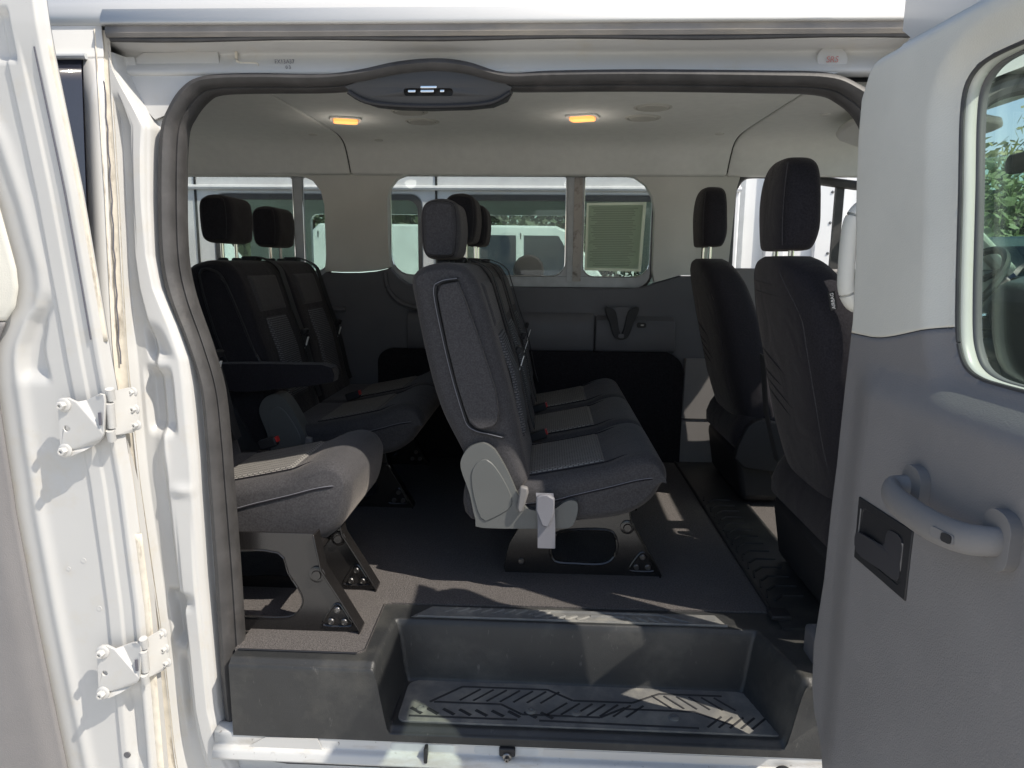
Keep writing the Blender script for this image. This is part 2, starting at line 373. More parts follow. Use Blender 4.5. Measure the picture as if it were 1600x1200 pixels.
def car(loc, rz, label, paint, group='cars parked beyond the van', tall=1, boxy=False):
    t = thing('parked_car', loc, label, 'car', group)
    M = Matrix.Translation(loc) @ Matrix.Rotation(rz, 4, 'Z') @ Matrix.Diagonal((1, 1, tall, 1))
    def tf(mb): mb.v = [M @ p for p in mb.v]; return mb
    low = [(-2.2, .3), (-2.25, .55), (-2.15, .82), (-1.5, .93), (.75, .95), (1.75, .83), (2.2, .62), (2.25, .4), (2.15, .25), (-2.1, .25)]
    cab = [(-1.75, .9), (-1.2, 1.36), (-.7, 1.46), (.1, 1.46), (.5, 1.36), (1.2, .92)] if not boxy else [(-2.1, .9), (-2.08, 1.40), (-1.98, 1.47), (.95, 1.47), (1.12, 1.42), (1.62, .93)]
    b = MB(); pad(b, cm2(low, 3), -.88, .88, .14); make('body', tf(b), paint, t)
    b = MB(); rings = []
    for y, s_, dz in ((-.80, 1, 0), (-.66, .93, .0), (.66, .93, 0), (.80, 1, 0)):
        rings.append([Vector((x*(1 if abs(y) > .7 else 1), y, z if abs(y) < .7 or z < 1 else .95)) for x, z in cab])
    make('cabin', tf(MB().loft([[Vector((x, yy*(1-.18*(z-.9)/.5), z)) for x, z in cab] for yy in (-.80, .80)], True, True)), (paint if boxy else PRIV), t, bevel=.03)
    if boxy:
        for x0, x1, x2, x3 in ((.55, 1.30, .98, .55), (-.55, .45, .45, -.55)): make('side_window', tf(MB().prism([(x0, .98), (x1, .98), (x2, 1.38), (x3, 1.38)], lambda u, v, t_: Vector((u, -(.80*(1-.18*(v-.9)/.5))-.006+t_, v)), 0, .01)), PRIV, t)
        for x in (.50, -.62, -2.0): make('door_gap', tf(MB().prism([(x, .35), (x+.015, .35), (x+.015, 1.40), (x, 1.40)], lambda u, v, t_: Vector((u, -(.80*(1-.18*max(0, v-.9)/.5) if v > .95 else .884)-.004+t_, v)), 0, .006)), BLACK, t)
    if not boxy: make('roof', tf(MB().loft([[Vector((x, yy, z)) for x, z in ((-1.15, 1.37), (-.7, 1.47), (.1, 1.47), (.5, 1.37), (.45, 1.34), (-1.1, 1.34))] for yy in (-.66, .66)], True, True)), paint, t, bevel=.02)
    for sx in (-1.35, 1.4):
        for sy in (-.85, .85):
            make('wheel', tf(MB().disc((sx, sy, .32), (0, 1 if sy > 0 else -1, 0), [(.20, -.09), (.31, -.09), (.325, -.06), (.325, .04), (.31, .06), (.21, .065), (.20, .04), (.03, .05)], 20)), TYRE, t)
    for sy in (-.6, .6): make('headlight', tf(MB().box((2.16, sy, .64), (.12, .36, .13))), GREYPL, t, bevel=.02)
    return t
car((-.9, 8.2, GZ), R(5), 'tall white panel van seen through the main side window', CARWH, tall=1.36, boxy=True)
car((-6.3, 9.4, GZ), R(-4), 'tall white panel van seen through the rear window', CARWH, tall=1.32, boxy=True)
car((5.7, 7.4, GZ), R(118), 'blue grey parked car in front of the windscreen', CARBL, tall=1.28)
car((8.6, 11.6, GZ), R(100), 'silver parked car beyond the blue grey one', CARSI, tall=1.4)
car((10.6, 12.4, GZ), R(95), 'white parked car at the right edge of the windscreen', CARWH, tall=1.45)

# the white van parked in the next bay: shell with see-through windows
nv = thing('neighbour_van', (-.8, 3.3, GZ), 'white van parked close alongside with see-through windows', 'van')
NY0, NY1 = 2.62, 4.35
def nv_side(y, th):
    out = [(-4.2, GZ+.3), (1.05, GZ+.3), (1.05, .7), (1.05, 1.75), (-4.2, 1.75)]
    holes = [rrect(-3.4, -2.40, .70, 1.25, .08), rrect(-1.90, -.71, .66, 1.25, .06), rrect(-.54, .74, .66, 1.25, .06)]
    return MB().prism(out, XZ, y, y+th, holes), holes
mb, holes = nv_side(NY0, .05); make('body_side', mb, CARWH, nv, bevel=.008)
mb, _ = nv_side(NY1-.05, .05); make('body_side', mb, CARWH, nv)
make('roof', MB().box((-1.575, (NY0+NY1)/2, 1.79), (5.25, NY1-NY0, .08)), CARWH, nv, bevel=.03)
make('floor', MB().box((-1.575, (NY0+NY1)/2, GZ+.4), (5.2, NY1-NY0-.11, .1)), BLACK, nv)
for h in holes:
    make('window_glass', MB().prism(h, XZ, NY0+.02, NY0+.026), CLEAR, nv)
    make('window_seal', MB().prism([(x+(.0 if 1 else 0), z) for x, z in h], XZ, NY0-.004, NY0+.03, [[(x+((.02) if x < sum(p[0] for p in h)/len(h) else -.02), z+((.03) if z < 1 else -.03)) for x, z in h]]), RUBBER, nv)
make('drip_rail', MB().tube([(-4.2, NY0-.012, 1.285), (1.05, NY0-.012, 1.285)], .014, 8), CARWH, nv)
for sx in (-.625, -2.0): make('door_gap', MB().box((sx, NY0-.002, .75), (.012, .008, 1.8)), BLACK, nv)
mir = make('mirror', MB().disc((-.10, NY0-.18, .84), (0, 1, 0), [(.03, -.05), (.075, -.045), (.085, 0), (.07, .03), (.01, .03)], 14), BLACK, nv)
make('mirror_arm', MB().tube([(-.10, NY0-.15, .80), (-.08, NY0+.0, .76)], .018, 8), BLACK, nv)
for sx in (-3.2, .4):
    for yy in (NY0+.1, NY1-.1): make('wheel', MB().disc((sx, yy, GZ+.35), (0, 1, 0), [(.2, -.1), (.34, -.1), (.35, -.06), (.35, .06), (.34, .1), (.2, .1)], 22), TYRE, nv)
# box truck beside the driver's window
bt = thing('box_truck', (1.56, 3.4, GZ), 'white box truck with riveted body panels beside the driver window', 'truck')
bx = MB()
make('cargo_box', MB().box((1.56, 3.6, 1.05), (1.12, 1.6, 2.5)), CARWH, bt, bevel=.02)
for sx, wd in ((1.08, .08), (1.30, .11), (1.60, .16), (1.98, .12)):
    make('body_rail', MB().box((sx, 2.785, 1.05), (wd, .035, 2.48)), CARWH if wd > .1 else GREYPL, bt, bevel=.006)
    for k in range(14):
        if wd > .1: make('rivet', MB().disc((sx+.0, 2.768, .1+k*.17), (0, -1, 0), [(.009, -.001), (.008, .004), (.003, .006)], 8), STEEL, bt)
make('chassis', MB().box((1.56, 3.6, -.35), (1.0, 1.2, .2)), BLACK, bt)
for yy in (2.95, 4.25): make('wheel', MB().disc((1.6, yy, GZ+.36), (0, 1, 0), [(.2, -.1), (.34, -.1), (.36, -.06), (.36, .06), (.34, .1), (.2, .1)], 22), TYRE, bt)

# ================================================================== the passenger van
van = thing('passenger_van', (-.2, .86, GZ), 'white passenger van with both side doors open showing rows of dark seats', 'van')
V = van
# ---- outer skin
def skin(x0, x1, z0, z1, off=0, nx=2, nz=14, mb=None):
    mb = mb or MB()
    return mb.grid(nx, nz, lambda u, v: Vector((x0+(x1-x0)*u, tb(z0+(z1-z0)*v)+off, z0+(z1-z0)*v)))
# the band over the opening and the shoulder up to the roof
sec = [(.060, 1.347), (.056, 1.352), (.054, 1.362), (.058, 1.376), (.068, 1.392), (.10, 1.42), (.2, 1.452), (.5, 1.475), (.86, 1.482), (1.22, 1.475), (1.52, 1.452), (1.64, 1.40), (1.70, 1.30)]
def sweep_x(mb, sec, x0, x1, n=2):
    sec = catmull([(0, a, b) for a, b in sec], 3)
    return mb.loft([[Vector((x0+(x1-x0)*k/(n-1), p.y, p.z)) for p in sec] for k in range(n)], False, False)
make('roof', sweep_x(MB(), sec, -2.3, 1.42), PAINT, V, solid=.004)
make('gutter_band', sweep_x(MB(), [(.060, 1.345), (.047, 1.346), (.045, 1.350), (.049, 1.362), (.056, 1.374), (.068, 1.387)], -.905, .85), PAINT, V, solid=.003)
make('quarter_panel', skin(-2.3, -.912, 1.283, 1.352), PAINT, V, solid=.003)
make('quarter_panel', skin(-.955, -.912, -.5, 1.283, nz=20), PAINT, V, solid=.003)
make('quarter_panel', skin(-2.3, -.955, -.5, .70), PAINT, V, solid=.003)
make('quarter_window', skin(-2.2, -.957, .70, 1.281, off=-.003), PRIV, V, solid=.004, label='dark tinted quarter window beside the folded door')
make('window_trim_strip', MB().tube([(-2.2, tb(1.283)-.006, 1.286), (-.945, tb(1.283)-.006, 1.286)], .006, 8), GREYPL, V)
make('gutter_rail', MB().loft([[Vector((x, y, z)) for y, z in ((.062, 1.346), (.052, 1.344), (.050, 1.330), (.054, 1.323), (.085, 1.322))] for x in [-.90+1.70*k/40 for k in range(41)]], False, False), GRIME, V, solid=.002, label='grimy grey drip rail above the opening')
make('rail_gasket', MB().tube([(-.895+1.695*k/20, .060, 1.3205-.002*math.sin(k)) for k in range(21)], .0055, 8), RUBBER, V)
# ---- header over the opening
hs = [(.075, 1.3225), (.112, 1.314), (.120, 1.311), (.123, 1.306), (.119, 1.295), (.107, 1.278), (.103, 1.266), (.115, 1.258)]
hp = catmull([(0, a, b) for a, b in hs], 4)
make('header_panel', MB().loft([[Vector((x, p.y, p.z)) for p in hp] for x in [-.928+1.743*k/60 for k in range(61)]], False, False), JAMB, V, solid=.003)
make('seam_sealant', MB().tube(catmull([(-.66, .116, 1.311), (-.655, .114, 1.289), (-.615, .112, 1.286), (-.61, .104, 1.268)], 5), .003, 6), DIRTY, V)
make('header_gusset', MB().prism([(-.90, 1.28), (-.86, 1.31), (-.70, 1.312), (-.69, 1.25), (-.76, 1.20), (-.83, 1.17), (-.875, 1.215)], lambda u, v, t: Vector((u, .118-.02*(1.31-v)/.1+t, v)), -.002, .002), JAMB, V)
text('stamped_number', 'FX13A37', .011, (-.555, .108, 1.289), (1, 0, 0), (0, -.25, 1), INK, V)
text('stamped_number', '0 3', .009, (-.545, .101, 1.276), (1, 0, 0), (0, -.25, 1), INK, V)
text('airbag_mark', 'SRS', .016, (.565, .104, 1.288), (1, 0, 0), (0, -.25, 1), REDINK, V)
make('round_boss', MB().disc((.567, .110, 1.290), (0, -1, .25), [(.030, -.004), (.030, .0), (.027, .001), (.010, .0012)], 28), JAMB, V)
# ---- the pillar behind the opening: a pressed jamb with grooves and hinge pockets
FL = [(-.32, -.69), (-.30, -.700), (-.26, -.718), (-.2, -.735), (-.14, -.746), (.177, -.756), (.45, -.756), (.615, -.763), (.67, -.768), (.74, -.790), (.82, -.823), (.887, -.836), (1.0, -.838), (1.10, -.835), (1.15, -.832), (1.19, -.855), (1.23, -.880), (1.265, -.899), (1.30, -.906)]
GU = [(-.32, -.845), (-.25, -.850), (.033, -.858), (.393, -.880), (.699, -.893), (1.0, -.896), (1.3, -.905)]
def jamb_depth(x, z, xg, xf):
    q = (x-xg)/max(1e-4, xf-xg); d = 0
    wd = xf-xg
    if wd > .03:
        d += .022*sm(.0, .10, q)*(1-sm(.40, .56, q))*sm(.03, .06, wd)                    # long groove next to the gutter
        d -= .006*sm(.58, .64, q)*(1-sm(.86, .92, q))*sm(.25, .5, abs(z-.62))*sm(1.2, 1.0, z)
        d += .022*sm(.500, .530, z)*(1-sm(.625, .66, z))*sm(.16, .30, q)*(1-sm(.66, .80, q))     # upper hinge pocket
        d += .018*sm(.66, .69, z)*(1-sm(.70, .76, z))*sm(.28, .40, q)*(1-sm(.6, .92, q+.9*(z-.66)))
        d += .024*sm(.0, .03, z)*(1-sm(.10, .125, z))*sm(.14, .28, q)*(1-sm(.50, .62, q))   # lower hinge pocket
        d += .020*sm(.10, .125, z)*(1-sm(.13, .15, z))*sm(.14, .22, q)*(1-sm(.5, .9, q))
        d -= .012*math.exp(-((q-.42-.5*(z-.45))/.10)**2-((z-.46)/.05)**2)
        d += .016*sm(-.30, -.10, z)*(1-sm(-.04, .0, z))*sm(.2, .34, q)*(1-sm(.42+.2*(z+.1), .58+.2*(z+.1), q))
        d -= .008*math.exp(-((z-.385)/.012)**2-((q-.75)/.2)**2)
        d += .010*sm(.80, .84, q)*0
    d += .004*math.sin(x*37+z*5)*math.sin(z*11)*.3
    return d
def jambf(u, v):
    z = -.32+1.62*v; xg = interp(GU, z); xf = interp(FL, z)
    if u <= .80:
        q = u/.80; x = xg+(xf-xg)*q; y = tb(z)+.006+jamb_depth(x, z, xg, xf)
        if q > .9: y += .010*((q-.9)/.1)**2
        return Vector((x, y, z))
    q = (u-.80)/.20
    return Vector((xf+.028*q+.001, tb(z)+.016+.034*sm(0, .35, q), z))
make('door_pillar', MB().grid(90, 240, jambf), JAMB, V, angle=60)
make('pillar_gutter', MB().grid(8, 80, lambda u, v: Vector((interp(GU, -.32+1.66*v)-.022+.026*u, tb(-.32+1.66*v)-.003+.010*u+.004*math.sin(math.pi*u), -.32+1.66*v))), DIRTY, V, label='cracked beige sealant strip down the pillar')
for z0, z1, dx in ((.66, 1.24, .0),): make('sealant_crack', MB().tube([(interp(GU, z0+(z1-z0)*k/24)-.009+.0015*math.sin(k*2.3), tb(z0+(z1-z0)*k/24)-.0005, z0+(z1-z0)*k/24) for k in range(25)], .0016, 5), INK, V)
for (x, z) in ((-.800, .60), (-.795, .565), (-.835, .44), (-.785, .33)):
    make('weld_dimple', MB().disc((x, tb(z)+.012+jamb_depth(x, z, interp(GU, z), interp(FL, z)), z), (0, -1, 0), [(.0055, -.001), (.005, .002), (.002, .003)], 10), JAMB, V)
# ---- black rubber seal round the opening
SEAL = [((.62, -.285), (.61, -.245)), ((-.45, -.285), (-.45, -.245)), ((-.60, -.284), (-.59, -.243)), ((-.69, -.266), (-.655, -.22)), ((-.728, -.21), (-.686, -.175)), ((-.736, -.107), (-.692, -.10)), ((-.737, .03), (-.692, .03)), ((-.737, .2), (-.693, .2)), ((-.738, .40), (-.697, .40)), ((-.739, .49), (-.700, .49)), ((-.746, .615), (-.709, .60)), ((-.773, .711), (-.734, .698)), ((-.809, .806), (-.766, .80)), ((-.823, .887), (-.780, .887)), ((-.823, 1.02), (-.780, 1.02)), ((-.815, 1.138), (-.773, 1.14)), ((-.797, 1.19), (-.757, 1.18)), ((-.764, 1.235), (-.730, 1.212)), ((-.716, 1.258), (-.70, 1.226)), ((-.608, 1.263), (-.609, 1.229)), ((-.474, 1.26), (-.474, 1.230)), ((-.394, 1.269), (-.394, 1.236)), ((-.314, 1.285), (-.314, 1.25)), ((-.235, 1.291), (-.235, 1.256)), ((-.17, 1.284), (-.17, 1.25)), ((-.091, 1.262), (-.091, 1.233)), ((0, 1.266), (0, 1.231)), ((.18, 1.268), (.18, 1.232)), ((.434, 1.265), (.434, 1.228)), ((.547, 1.261), (.545, 1.224)), ((.605, 1.243), (.588, 1.209)), ((.66, 1.205), (.628, 1.172)), ((.69, 1.13), (.648, 1.11)), ((.70, .95), (.657, .95)), ((.70, .5), (.657, .5)), ((.70, .0), (.657, .0)), ((.70, -.2), (.657, -.19)), ((.68, -.27), (.645, -.235))]
so_ = catmull([(a[0], 0, a[1]) for a, b in SEAL], 5, True); si_ = catmull([(b[0], 0, b[1]) for a, b in SEAL], 5, True)
rings = []
for a, b in zip(so_, si_):
    y0 = .050+tb(a.z); d = b-a
    prof = [(-.02, .006), (.02, -.018), (.15, -.031), (.38, -.035), (.60, -.028), (.72, -.018), (.76, -.010), (.86, -.012), (.97, -.004), (1.0, .012), (.92, .030), (.5, .032)]
    rings.append([Vector((a.x+d.x*q, y0+e, a.z+d.z*q)) for q, e in prof])
make('door_seal', MB().loft(rings, True, False, loop=True), RUBBER, V, angle=50)
# ---- sill
ss = [(.02, -.176), (-.004, -.181), (-.010, -.186), (-.011, -.208), (-.014, -.213), (-.022, -.216), (-.026, -.222), (-.026, -.238), (.02, -.245), (.02, -.30), (-.01, -.32), (-.02, -.5)]
sp = catmull([(0, a, b) for a, b in ss], 3)
make('sill', MB().loft([[Vector((x, p.y, p.z)) for p in sp] for x in [-.74+1.42*k/30 for k in range(31)]], False, False), SILL, V, solid=.003)
for x0, x1 in ((-.335, -.19), (-.145, -.0)): make('sill_slot', MB().prism(rrect(x0, x1, -.208, -.190, .007), XZ, -.0125, -.004), GREYPL, V)
make('sill_clip', MB().box((-.252, -.022, -.207), (.008, .02, .035)), BLACK, V, bevel=.002)
make('latch_block', MB().box((-.070, -.016, -.197), (.036, .012, .020)), BLACK, V, bevel=.003)
make('sill_bolt', hexbolt(MB(), (-.070, -.022, -.206), (0, -1, 0), .006, .01), STEEL, V)
make('drain_hole', MB().disc((.535, -.0265, -.222), (0, -1, .2), [(.022, -.004), (.022, .0015), (.016, .002), (.015, -.002)], 20), BLACK, V)
make('sill_plate', MB().prism(rrect(.01, .50, -.208, -.190, .006), XZ, -.013, -.006), JAMB, V, bevel=.002)
for x in (-.60, -.53): make('sill_plug', MB().disc((x, -.0265, -.224), (0, -1, .3), [(.009, 0), (.009, .001), (.006, .0018), (.003, .001)], 16), JAMB, V)
make('sill_weld_patch', MB().prism([(-.66, -.212), (-.62, -.188), (-.50, -.186), (-.49, -.213)], lambda u, v, t: Vector((u, -.014+t, v)), -.002, .0), JAMB, V)

# ---- floor and moulded step
WELL_B = .185
def step_z(x, y):
    xl = -.372+.12*max(0, y-.0)*.3; xr = .60-.055-.27*y*.9+.03
    sx = min((x-xl)/.038, (xr-x)/.042, (WELL_B+.012-y)/.026)
    return -.155*sm(0, 1, sx)
def stepf(u, v):
    x = -.695+(.655+.695)*u
    if v < .16:
        q = v/.16; top = step_z(x, -.006); z = -.186+(top+.186)*sm(0, 1, q)**.8 if False else -.186+(top-.012+.186)*q
        return Vector((x, -.016+.002*(1-q), z))
    q = (v-.16)/.84; y = -.014+.30*q**1.15
    z = step_z(x, y)-.010*(1-sm(0, .018, y+.014))
    return Vector((x, y, z))
make('step_well', MB().grid(230, 120, stepf), PLASTIC, V, angle=75)
# tread mat with a raised pattern
make('step_mat', MB().prism(rrect(-.325, .535, .012, .172, [.05, .03, .02, .02]), lambda u, v, t: Vector((u-(v-.09)*.22*sm(.3, .6, u), v, t)), -.158, -.1505), MATT, V, bevel=.003)
tr = MB()
def bar(x0, y0, x1, y1, w, z, h=.0015):
    d = Vector((x1-x0, y1-y0, 0)).normalized(); s_ = Vector((-d.y, d.x, 0))*w/2
    a, b = Vector((x0, y0, z)), Vector((x1, y1, z)); up = Vector((0, 0, h)); k = .6
    tr.add([a-s_, b-s_, b+s_, a+s_, a-s_*k+up, b-s_*k+up, b+s_*k+up, a+s_*k+up], [(4, 5, 6, 7), (0, 1, 5, 4), (1, 2, 6, 5), (2, 3, 7, 6), (3, 0, 4, 7)])
ZM = -.1506
for x0, y0, x1, y1 in ((-.26, .085, -.19, .150), (-.19, .150, .02, .150), (.02, .150, .08, .110), (.08, .11, .22, .11), (.22, .11, .29, .150), (.29, .15, .44, .15), (-.25, .085, -.09, .085), (-.09, .085, -.04, .05), (-.04, .05, .14, .05), (.14, .05, .20, .09), (.20, .085, .36, .085), (.36, .085, .44, .04), (-.30, .03, -.05, .03), (.0, .03, .36, .025)): bar(x0, y0, x1, y1, .007, ZM)
for k in range(7): bar(-.19+k*.032, .095, -.145+k*.032, .142, .006, ZM)
for k in range(7): bar(.02+k*.03, .055, .065+k*.03, .10, .006, ZM)
for k in range(6): bar(.27+k*.03, .142, .31+k*.03, .095, .006, ZM)
for k in range(9): bar(-.30+k*.038, .060, -.272+k*.038, .040, .010, ZM)
for k in range(5): bar(.38+k*.025, .03, .42+k*.025, .07, .006, ZM)
o = make('tread_pattern', tr, mat('groove_black', (.02, .02, .022), .7, var=.2), V, smooth=False); o['kind'] = 'stuff'
for x, y in ((-.275, .058), (-.02, .062), (.085, .062), (.31, .060)): make('mat_rivet', MB().disc((x, y, ZM), (0, 0, 1), [(.013, 0), (.012, .003), (.006, .004), (.005, .002)], 16), MATT, V)
make('step_mat_groove', MB().tube(catmull([(-.335, .005, -.151), (-.335, .16, -.151), (-.315, .181, -.151), (.48, .181, -.151), (.50, .165, -.151), (.555, .02, -.151)], 5), .0035, 6), BLACK, V)
# ledge pad on the aisle edge of the step
tr = MB(); ZL = .0012
make('ledge_pad', MB().prism([(-.325, .206), (.46, .206), (.44, .262), (-.28, .262)], XY, -.002, .0015), MATT, V)
for k in range(8): bar(-.245+k*.030, .235, -.215+k*.030, .258, .008, ZL, .003)
bar(-.31, .211, .46, .211, .007, ZL, .003); bar(-.02, .228, .02, .255, .020, ZL, .003); bar(.02, .255, .30, .255, .010, ZL, .003); bar(.30, .255, .38, .215, .010, ZL, .003)
for k in range(4): bar(.0+k*.030, .216, .03+k*.030, .236, .012, ZL, .003)
bar(.125, .238, .21, .238, .010, ZL, .003)
for k in range(4): bar(.215+k*.028, .238, .24+k*.028, .216, .012, ZL, .003)
o = make('ledge_pattern', tr, MATT, V, smooth=False); o['kind'] = 'stuff'
# carpet
fl = MB(); fl.prism([(-2.25, .16), (-.698, .16), (-.698, .026), (-.415, .026), (-.400, .040), (-.405, .262), (-.39, .270), (.60, .285), (.60, 1.74), (-2.25, 1.74)], XY, -.03, .0045)
make('carpet', fl, CARPET, V, smooth=False)
make('floor_pan', MB().box((-.1, .96, -.10), (4.4, 1.50, .12)), BLACK, V)
make('carpet_edge', MB().tube([(-.69, .0265, .003), (-.418, .0265, .003), (-.402, .042, .003), (-.407, .26, .003)], .0022, 6), BLACK, V)
# threshold and ribbed mat at the cab
make('threshold_strip', MB().tube([(.588, .30, .006), (.588, 1.70, .006)], .006, 8), BLACK, V)
make('cab_mat', MB().prism([(.59, .20), (.76, .20), (.76, 1.70), (.59, 1.70)], XY, -.01, .008), PLASTIC, V)
tr = MB()
for k in range(14):
    y = .34+k*.06; bar(.615, y, .64, y+.03, .008, .008, .004); bar(.64, y+.03, .70, y+.03, .006, .008, .004); bar(.60, y+.015, .61, y+.06, .006, .008, .004)
o = make('cab_mat_pattern', tr, mat('groove_black', (.02, .02, .022)), V, smooth=False); o['kind'] = 'stuff'
make('cab_floor', MB().box((1.45, .94, -.03), (1.4, 1.72, .06)), CARPET, V)
make('seat_track_bracket', MB().box((.60, .26, .012), (.05, .05, .012)), BLACK, V, bevel=.003)
make('pillar_base_cover', MB().box((.64, .075, .02), (.06, .10, .09)), DARKTRIM, V, bevel=.012)

# ---- far side wall
wl = [(-2.25, 1.262), (.815, 1.262), (.80, 1.2), (.785, .90), (.78, .835), (.577, .833), (.50, .810), (.470, .802)]
wl += [(.460, .85), (.458, 1.10), (.445, 1.165), (.415, 1.215), (.37, 1.245), (.33, 1.252), (-.62, 1.252), (-.66, 1.236), (-.69, 1.20), (-.703, 1.15), (-.703, .95), (-.695, .855)]
wl += [(-.76, .840), (-.838, .833), (-.92, .832), (-.990, .835), (-.982, .90), (-.982, 1.12), (-.995, 1.18), (-1.03, 1.225), (-1.08, 1.245), (-2.25, 1.245)]
make('upper_wall_trim', MB().prism(wl, XZ, 1.72, 1.772), BEIGE, V, bevel=.010, seg=3)
lw = [(-2.25, 0), (.78, 0), (.78, .831), (.577, .829), (.50, .806), (.468, .798), (.455, .79), (.42, .778), (.36, .772), (-.56, .772), (-.62, .785), (-.66, .81), (-.695, .851), (-.76, .836), (-.838, .829), (-.92, .828), (-.987, .831), (-1.0, .822), (-1.03, .80), (-1.08, .785), (-2.25, .785)]
make('lower_wall_trim', MB().prism(lw, XZ, 1.722, 1.774), DARKTRIM, V, bevel=.014, seg=3)
make('wall_ledge', MB().loft([[Vector((x, y, z)) for y, z in ((1.73, .668), (1.712, .660), (1.690, .640), (1.682, .61), (1.682, .52), (1.69, .497), (1.73, .49))] for x in (-.62, .212)], True, True), DARKTRIM, V, bevel=.006)
make('wall_ledge', MB().loft([[Vector((x, y, z)) for y, z in ((1.73, .656), (1.712, .650), (1.690, .634), (1.682, .61), (1.682, .52), (1.69, .497), (1.73, .49))] for x in (.216, .565)], True, True), DARKTRIM, V, bevel=.006)
for cx in (-.62, -1.10):      # sculpted scoops under the window corners
    make('wall_scoop', MB().tube(catmull([(cx-.10, 1.716, .83), (cx-.085, 1.712, .76), (cx-.03, 1.71, .70), (cx+.08, 1.71, .672), (cx+.2, 1.712, .665)], 6), .012, 8), DARKTRIM, V)
make('kick_panel', MB().prism(rrect(-.747, .606, -.01, .497, [.09, .06, .01, .01]), XZ, 1.665, 1.72), mat('black_carpet', (.022, .021, .024), 1.0, var=.35, vscale=200, bump=.8, bscale=400, spec=.05), V, bevel=.01)
ch = make('cup_holder', MB().prism(cm2([(.255, .694), (.282, .690), (.300, .672), (.310, .63), (.316, .60), (.326, .575), (.338, .600), (.344, .63), (.354, .672), (.372, .690), (.399, .694), (.392, .66), (.376, .625), (.366, .59), (.352, .562), (.326, .553), (.300, .562), (.287, .59), (.277, .625), (.262, .66)], 3), XZ, 1.655, 1.69), BLACK, V, bevel=.006, seg=3)
make('cup_holder_back', MB().prism(cm2([(.285, .688), (.369, .688), (.352, .62), (.336, .575), (.318, .575), (.302, .62)], 4), XZ, 1.676, 1.690), DARKTRIM, ch)
make('cup_holder_tip', MB().prism(rrect(.314, .338, .562, .580, .006), XZ, 1.648, 1.665), DARKTRIM, ch, bevel=.004)
pp = make('power_socket', MB().prism(rrect(.395, .435, .606, .628, .008), XZ, 1.674, 1.684), BLACK, V, bevel=.002)
make('socket_contact', MB().box((.418, 1.673, .617), (.012, .004, .006)), STEEL, pp)
# windows of the far wall
def window(outer, panes, x_rail=None):
    wf = make('side_window', MB().prism(outer, XZ, 1.776, 1.792, panes), GREYPL, V, bevel=.004)
    make('window_glass', MB().prism(outer, XZ, 1.7935, 1.7975), TINT, wf)
    P = [(u, 1.774, v) for u, v in outer]; make('window_seal', MB().tube(P+[P[0]], .006, 6), RUBBER, wf)
    for q in panes:
        P = [(u, 1.775, v) for u, v in q]; make('pane_gasket', MB().tube(P+[P[0]], .0022, 5), CHROME, wf)
    return wf
w1 = window(rrect(-.712, .462, .770, 1.256, [.11, .09, .09, .07]), [rrect(-.70, .078, .822, 1.254, [.01, .08, .09, .06]), rrect(.158, .452, .822, 1.254, [.09, .01, .05, .07])])
make('slider_post', MB().prism(rrect(.088, .108, .80, 1.25, .004), XZ, 1.770, 1.779), GREYPL, w1, bevel=.002)
make('slider_post', MB().prism(rrect(.113, .150, .80, 1.25, .004), XZ, 1.773, 1.780), overlay(mat('grimy_post', (.42, .39, .36), .6, var=.2), (.12, .10, .08), 22, .52, .66, fac=.8), w1, bevel=.002)
w2 = window(rrect(-2.2, -.978, .785, 1.25, [.10, .05, .05, .07]), [rrect(-1.99, -1.14, .80, 1.249, .02), rrect(-1.095, -.992, .835, 1.245, [.07, .01, .02, .05])])
# paper stuck to the window
pz = thing('paper_sheet', (.28, 1.768, .84), 'pale printed paper sheet stuck inside the far side window', 'paper')
PAPER = bpy.data.materials.new('backlit_paper'); PAPER.use_nodes = True
n = PAPER.node_tree.nodes; l = PAPER.node_tree.links; b = n['Principled BSDF']; b.inputs['Roughness'].default_value = .9
tl = n.new('ShaderNodeBsdfTranslucent'); tl.inputs[0].default_value = (.92, .95, .84, 1); b.inputs['Base Color'].default_value = (.85, .88, .77, 1)
mx = n.new('ShaderNodeMixShader'); mx.inputs[0].default_value = .6; l.new(b.outputs[0], mx.inputs[1]); l.new(tl.outputs[0], mx.inputs[2]); l.new(mx.outputs[0], n['Material Output'].inputs[0])
PRINT = PAPER.copy(); PRINT.name = 'printed_paper'; n = PRINT.node_tree.nodes
n['Translucent BSDF'].inputs[0].default_value = (.70, .78, .68, 1); n['Principled BSDF'].inputs['Base Color'].default_value = (.55, .61, .53, 1)
make('sheet_border', MB().prism([(.166, .850), (.415, .846), (.428, 1.146), (.168, 1.141)], XZ, 1.7672, 1.768), PAPER, pz, smooth=False)
make('printed_area', MB().prism([(.176, .862), (.403, .858), (.414, 1.134), (.178, 1.131)], XZ, 1.7655, 1.7665), PRINT, pz, smooth=False)
tr = MB()
for k in range(34):
    z = .872+k*.0075; tr.box((.285+random.uniform(-.01, .01), 1.7650, z), (random.uniform(.15, .205), .0004, .0022))
o = make('print_lines', tr, mat('faded_ink', (.30, .34, .28), .8, var=.05), pz, smooth=False); o['kind'] = 'stuff'

